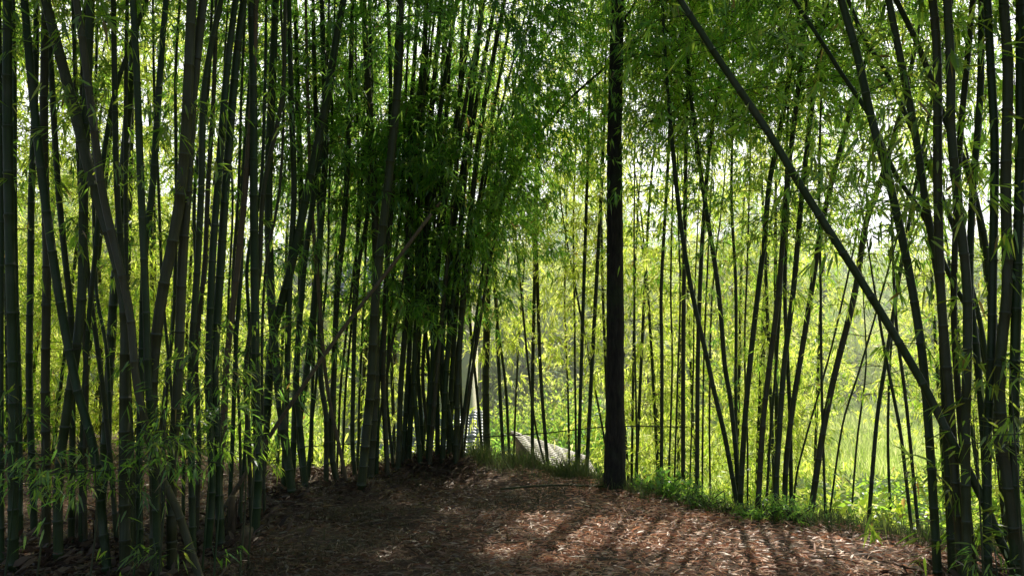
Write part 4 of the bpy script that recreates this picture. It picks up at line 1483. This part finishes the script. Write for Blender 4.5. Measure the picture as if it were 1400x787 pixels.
k = (rng.random(N) < sstep(-0.4, 1.6, pn)) & (y < np.interp(x, EX, EY) + .4) & (x < 0.9 - 0.35 * (10 - y))
blades(geo, rng, x[k], y[k], 0.16, 0.0032, 2.6)
tag(geo.build("dry_undergrowth", M["tangle"]), "rough dark tangle of dry grass and roots over the mound", "undergrowth", kind="stuff")
geo = Geo()
N = 30000
x = rng.uniform(-0.9, 8.0, N)
off = rng.normal(size=N) * 0.4 + 0.42 + 0.25 * np.sin(x * 2.3) * np.sin(x * 5.7 + 1)
y = np.interp(x, EX, EY) + off
dens = 0.5 + 0.5 * np.sin(x * 3.1) * np.sin(x * 1.3 + 2)
k = (rng.random(N) < 0.35 + 0.6 * dens) & (off > -0.35)
blades(geo, rng, x[k], y[k], 0.22, 0.0028, 1.2)
N = 14000
x = rng.uniform(-0.6, 1.0, 5000)
y = np.interp(x, EX, EY) + 0.25 + rng.normal(size=5000) * 0.2
k = np.sin(x * 9) + rng.normal(size=5000) * .6 > -.1
blades(geo, rng, x[k], y[k], 0.42, 0.004, 1.0)
x = rng.uniform(-1.9, 1.6, 9000)
y = np.interp(x, EX, EY) + rng.normal(size=9000) * 0.35 - 0.15
k = np.sin(x * 7 + y * 5) + np.sin(x * 3.3 - y * 8) + rng.normal(size=9000) * .5 > 0.2
blades(geo, rng, x[k], y[k], 0.22, 0.003, 1.3)
x = rng.uniform(-9, 9, N)
y = np.interp(x, EX, EY) + rng.uniform(0.6, 6, N)
blades(geo, rng, x, y, 0.36, 0.007, 0.8)
tag(geo.build("grass", M["grass"]), "fine green grass fringing the bank and slope", "grass", kind="stuff")

geo = Geo()
N = 110000
yy = 14 + 56 * rng.random(N) ** 1.3
xx = yy * rng.uniform(-0.8, 0.8, N)
k = ~((xx > -5) & (xx < -.8) & (yy > 17) & (yy < 26)) & ((xx > 2.2) | (yy > 20)) & (yy > np.interp(xx, EX, EY) + 5.5) & ~((xx > 2) & (yy < 21))
xx, yy = xx[k], yy[k]
blades(geo, rng, xx, yy, 0.55, 0.02, 0.5)
tag(geo.build("field_grass", M["field"]), "bright sunlit crop field beyond the right culms", "field", kind="stuff")

# ---------------------------------------------------------------- morning haze over the valley
hz, nt, out = new_mat("haze")
vs = nt.nodes.new("ShaderNodeVolumeScatter")
vs.inputs["Density"].default_value = 0.009
vs.inputs["Anisotropy"].default_value = 0.7
vs.inputs["Color"].default_value = (1, 1, 0.97, 1)
nt.links.new(vs.outputs[0], out.inputs["Volume"])
o = Geo().box((0, 36, 4), (150, 32, 17)).build("haze", hz)
tag(o, "thin sunlit morning haze over the valley behind the bamboo", "haze", kind="stuff")

# ---------------------------------------------------------------- light
world = bpy.data.worlds.new("World")
scene.world = world
world.use_nodes = True
nt = world.node_tree
bg = nt.nodes["Background"]
sky = nt.nodes.new("ShaderNodeTexSky")
sky.sky_type = "NISHITA"
sky.sun_disc = False
sky.sun_elevation = SUN_EL
sky.sun_rotation = SUN_AZ
sky.air_density = 1.0
sky.dust_density = 2.0
tc = nt.nodes.new("ShaderNodeTexCoord")


def vdot(vec):
    d_ = nt.nodes.new("ShaderNodeVectorMath")
    d_.operation = "DOT_PRODUCT"
    d_.inputs[1].default_value = vec
    nt.links.new(tc.outputs["Generated"], d_.inputs[0])
    return d_.outputs["Value"]


def mrange(v_, a_, b_, c_=0.0, e_=1.0):
    m_ = nt.nodes.new("ShaderNodeMapRange")
    m_.interpolation_type = "SMOOTHSTEP"
    for q_, x_ in zip((1, 2, 3, 4), (a_, b_, c_, e_)):
        m_.inputs[q_].default_value = x_
    nt.links.new(v_, m_.inputs[0])
    return m_.outputs[0]


front = mrange(vdot((math.sin(SUN_AZ * .6), math.cos(SUN_AZ * .6), 0)), 0.1, 0.75)
low_ = mrange(vdot((0, 0, 1)), 0.35, 0.75, 1.0, 0.0)
mul = nt.nodes.new("ShaderNodeMath")
mul.operation = "MULTIPLY"
nt.links.new(front, mul.inputs[0])
nt.links.new(low_, mul.inputs[1])
cl = noise(nt, 2.5, 5, tc.outputs["Generated"])
cm = mrange(cl, 0.3, 0.6, 0.72, 0.98)
mul2 = nt.nodes.new("ShaderNodeMath")
mul2.operation = "MULTIPLY"
nt.links.new(mul.outputs[0], mul2.inputs[0])
nt.links.new(cm, mul2.inputs[1])
skyc = mixc(nt, mul2.outputs[0], sky.outputs[0], (15.0, 15.2, 15.6))
nt.links.new(skyc, bg.inputs[0])
bg.inputs[1].default_value = 0.15
sd = bpy.data.lights.new("sun", "SUN")
sd.energy = 5.0
sd.angle = R(0.53)
sd.color = (1.0, 0.93, 0.78)
so = bpy.data.objects.new("sun", sd)
from mathutils import Vector
so.rotation_euler = Vector(SUN_DIR).to_track_quat("Z", "Y").to_euler()
so.location = (0, 0, 30)
COL.objects.link(so)

scene.view_settings.view_transform = "Standard"
scene.view_settings.look = "None"
scene.view_settings.exposure = 0
scene.view_settings.gamma = 1
cy = scene.cycles
scene.render.engine = "CYCLES"
cy.max_bounces = 12
cy.diffuse_bounces = 9
cy.transmission_bounces = 9
cy.glossy_bounces = 2
cy.transparent_max_bounces = 4
cy.caustics_reflective = False
cy.caustics_refractive = False
cy.sample_clamp_indirect = 6
cy.use_denoising = True
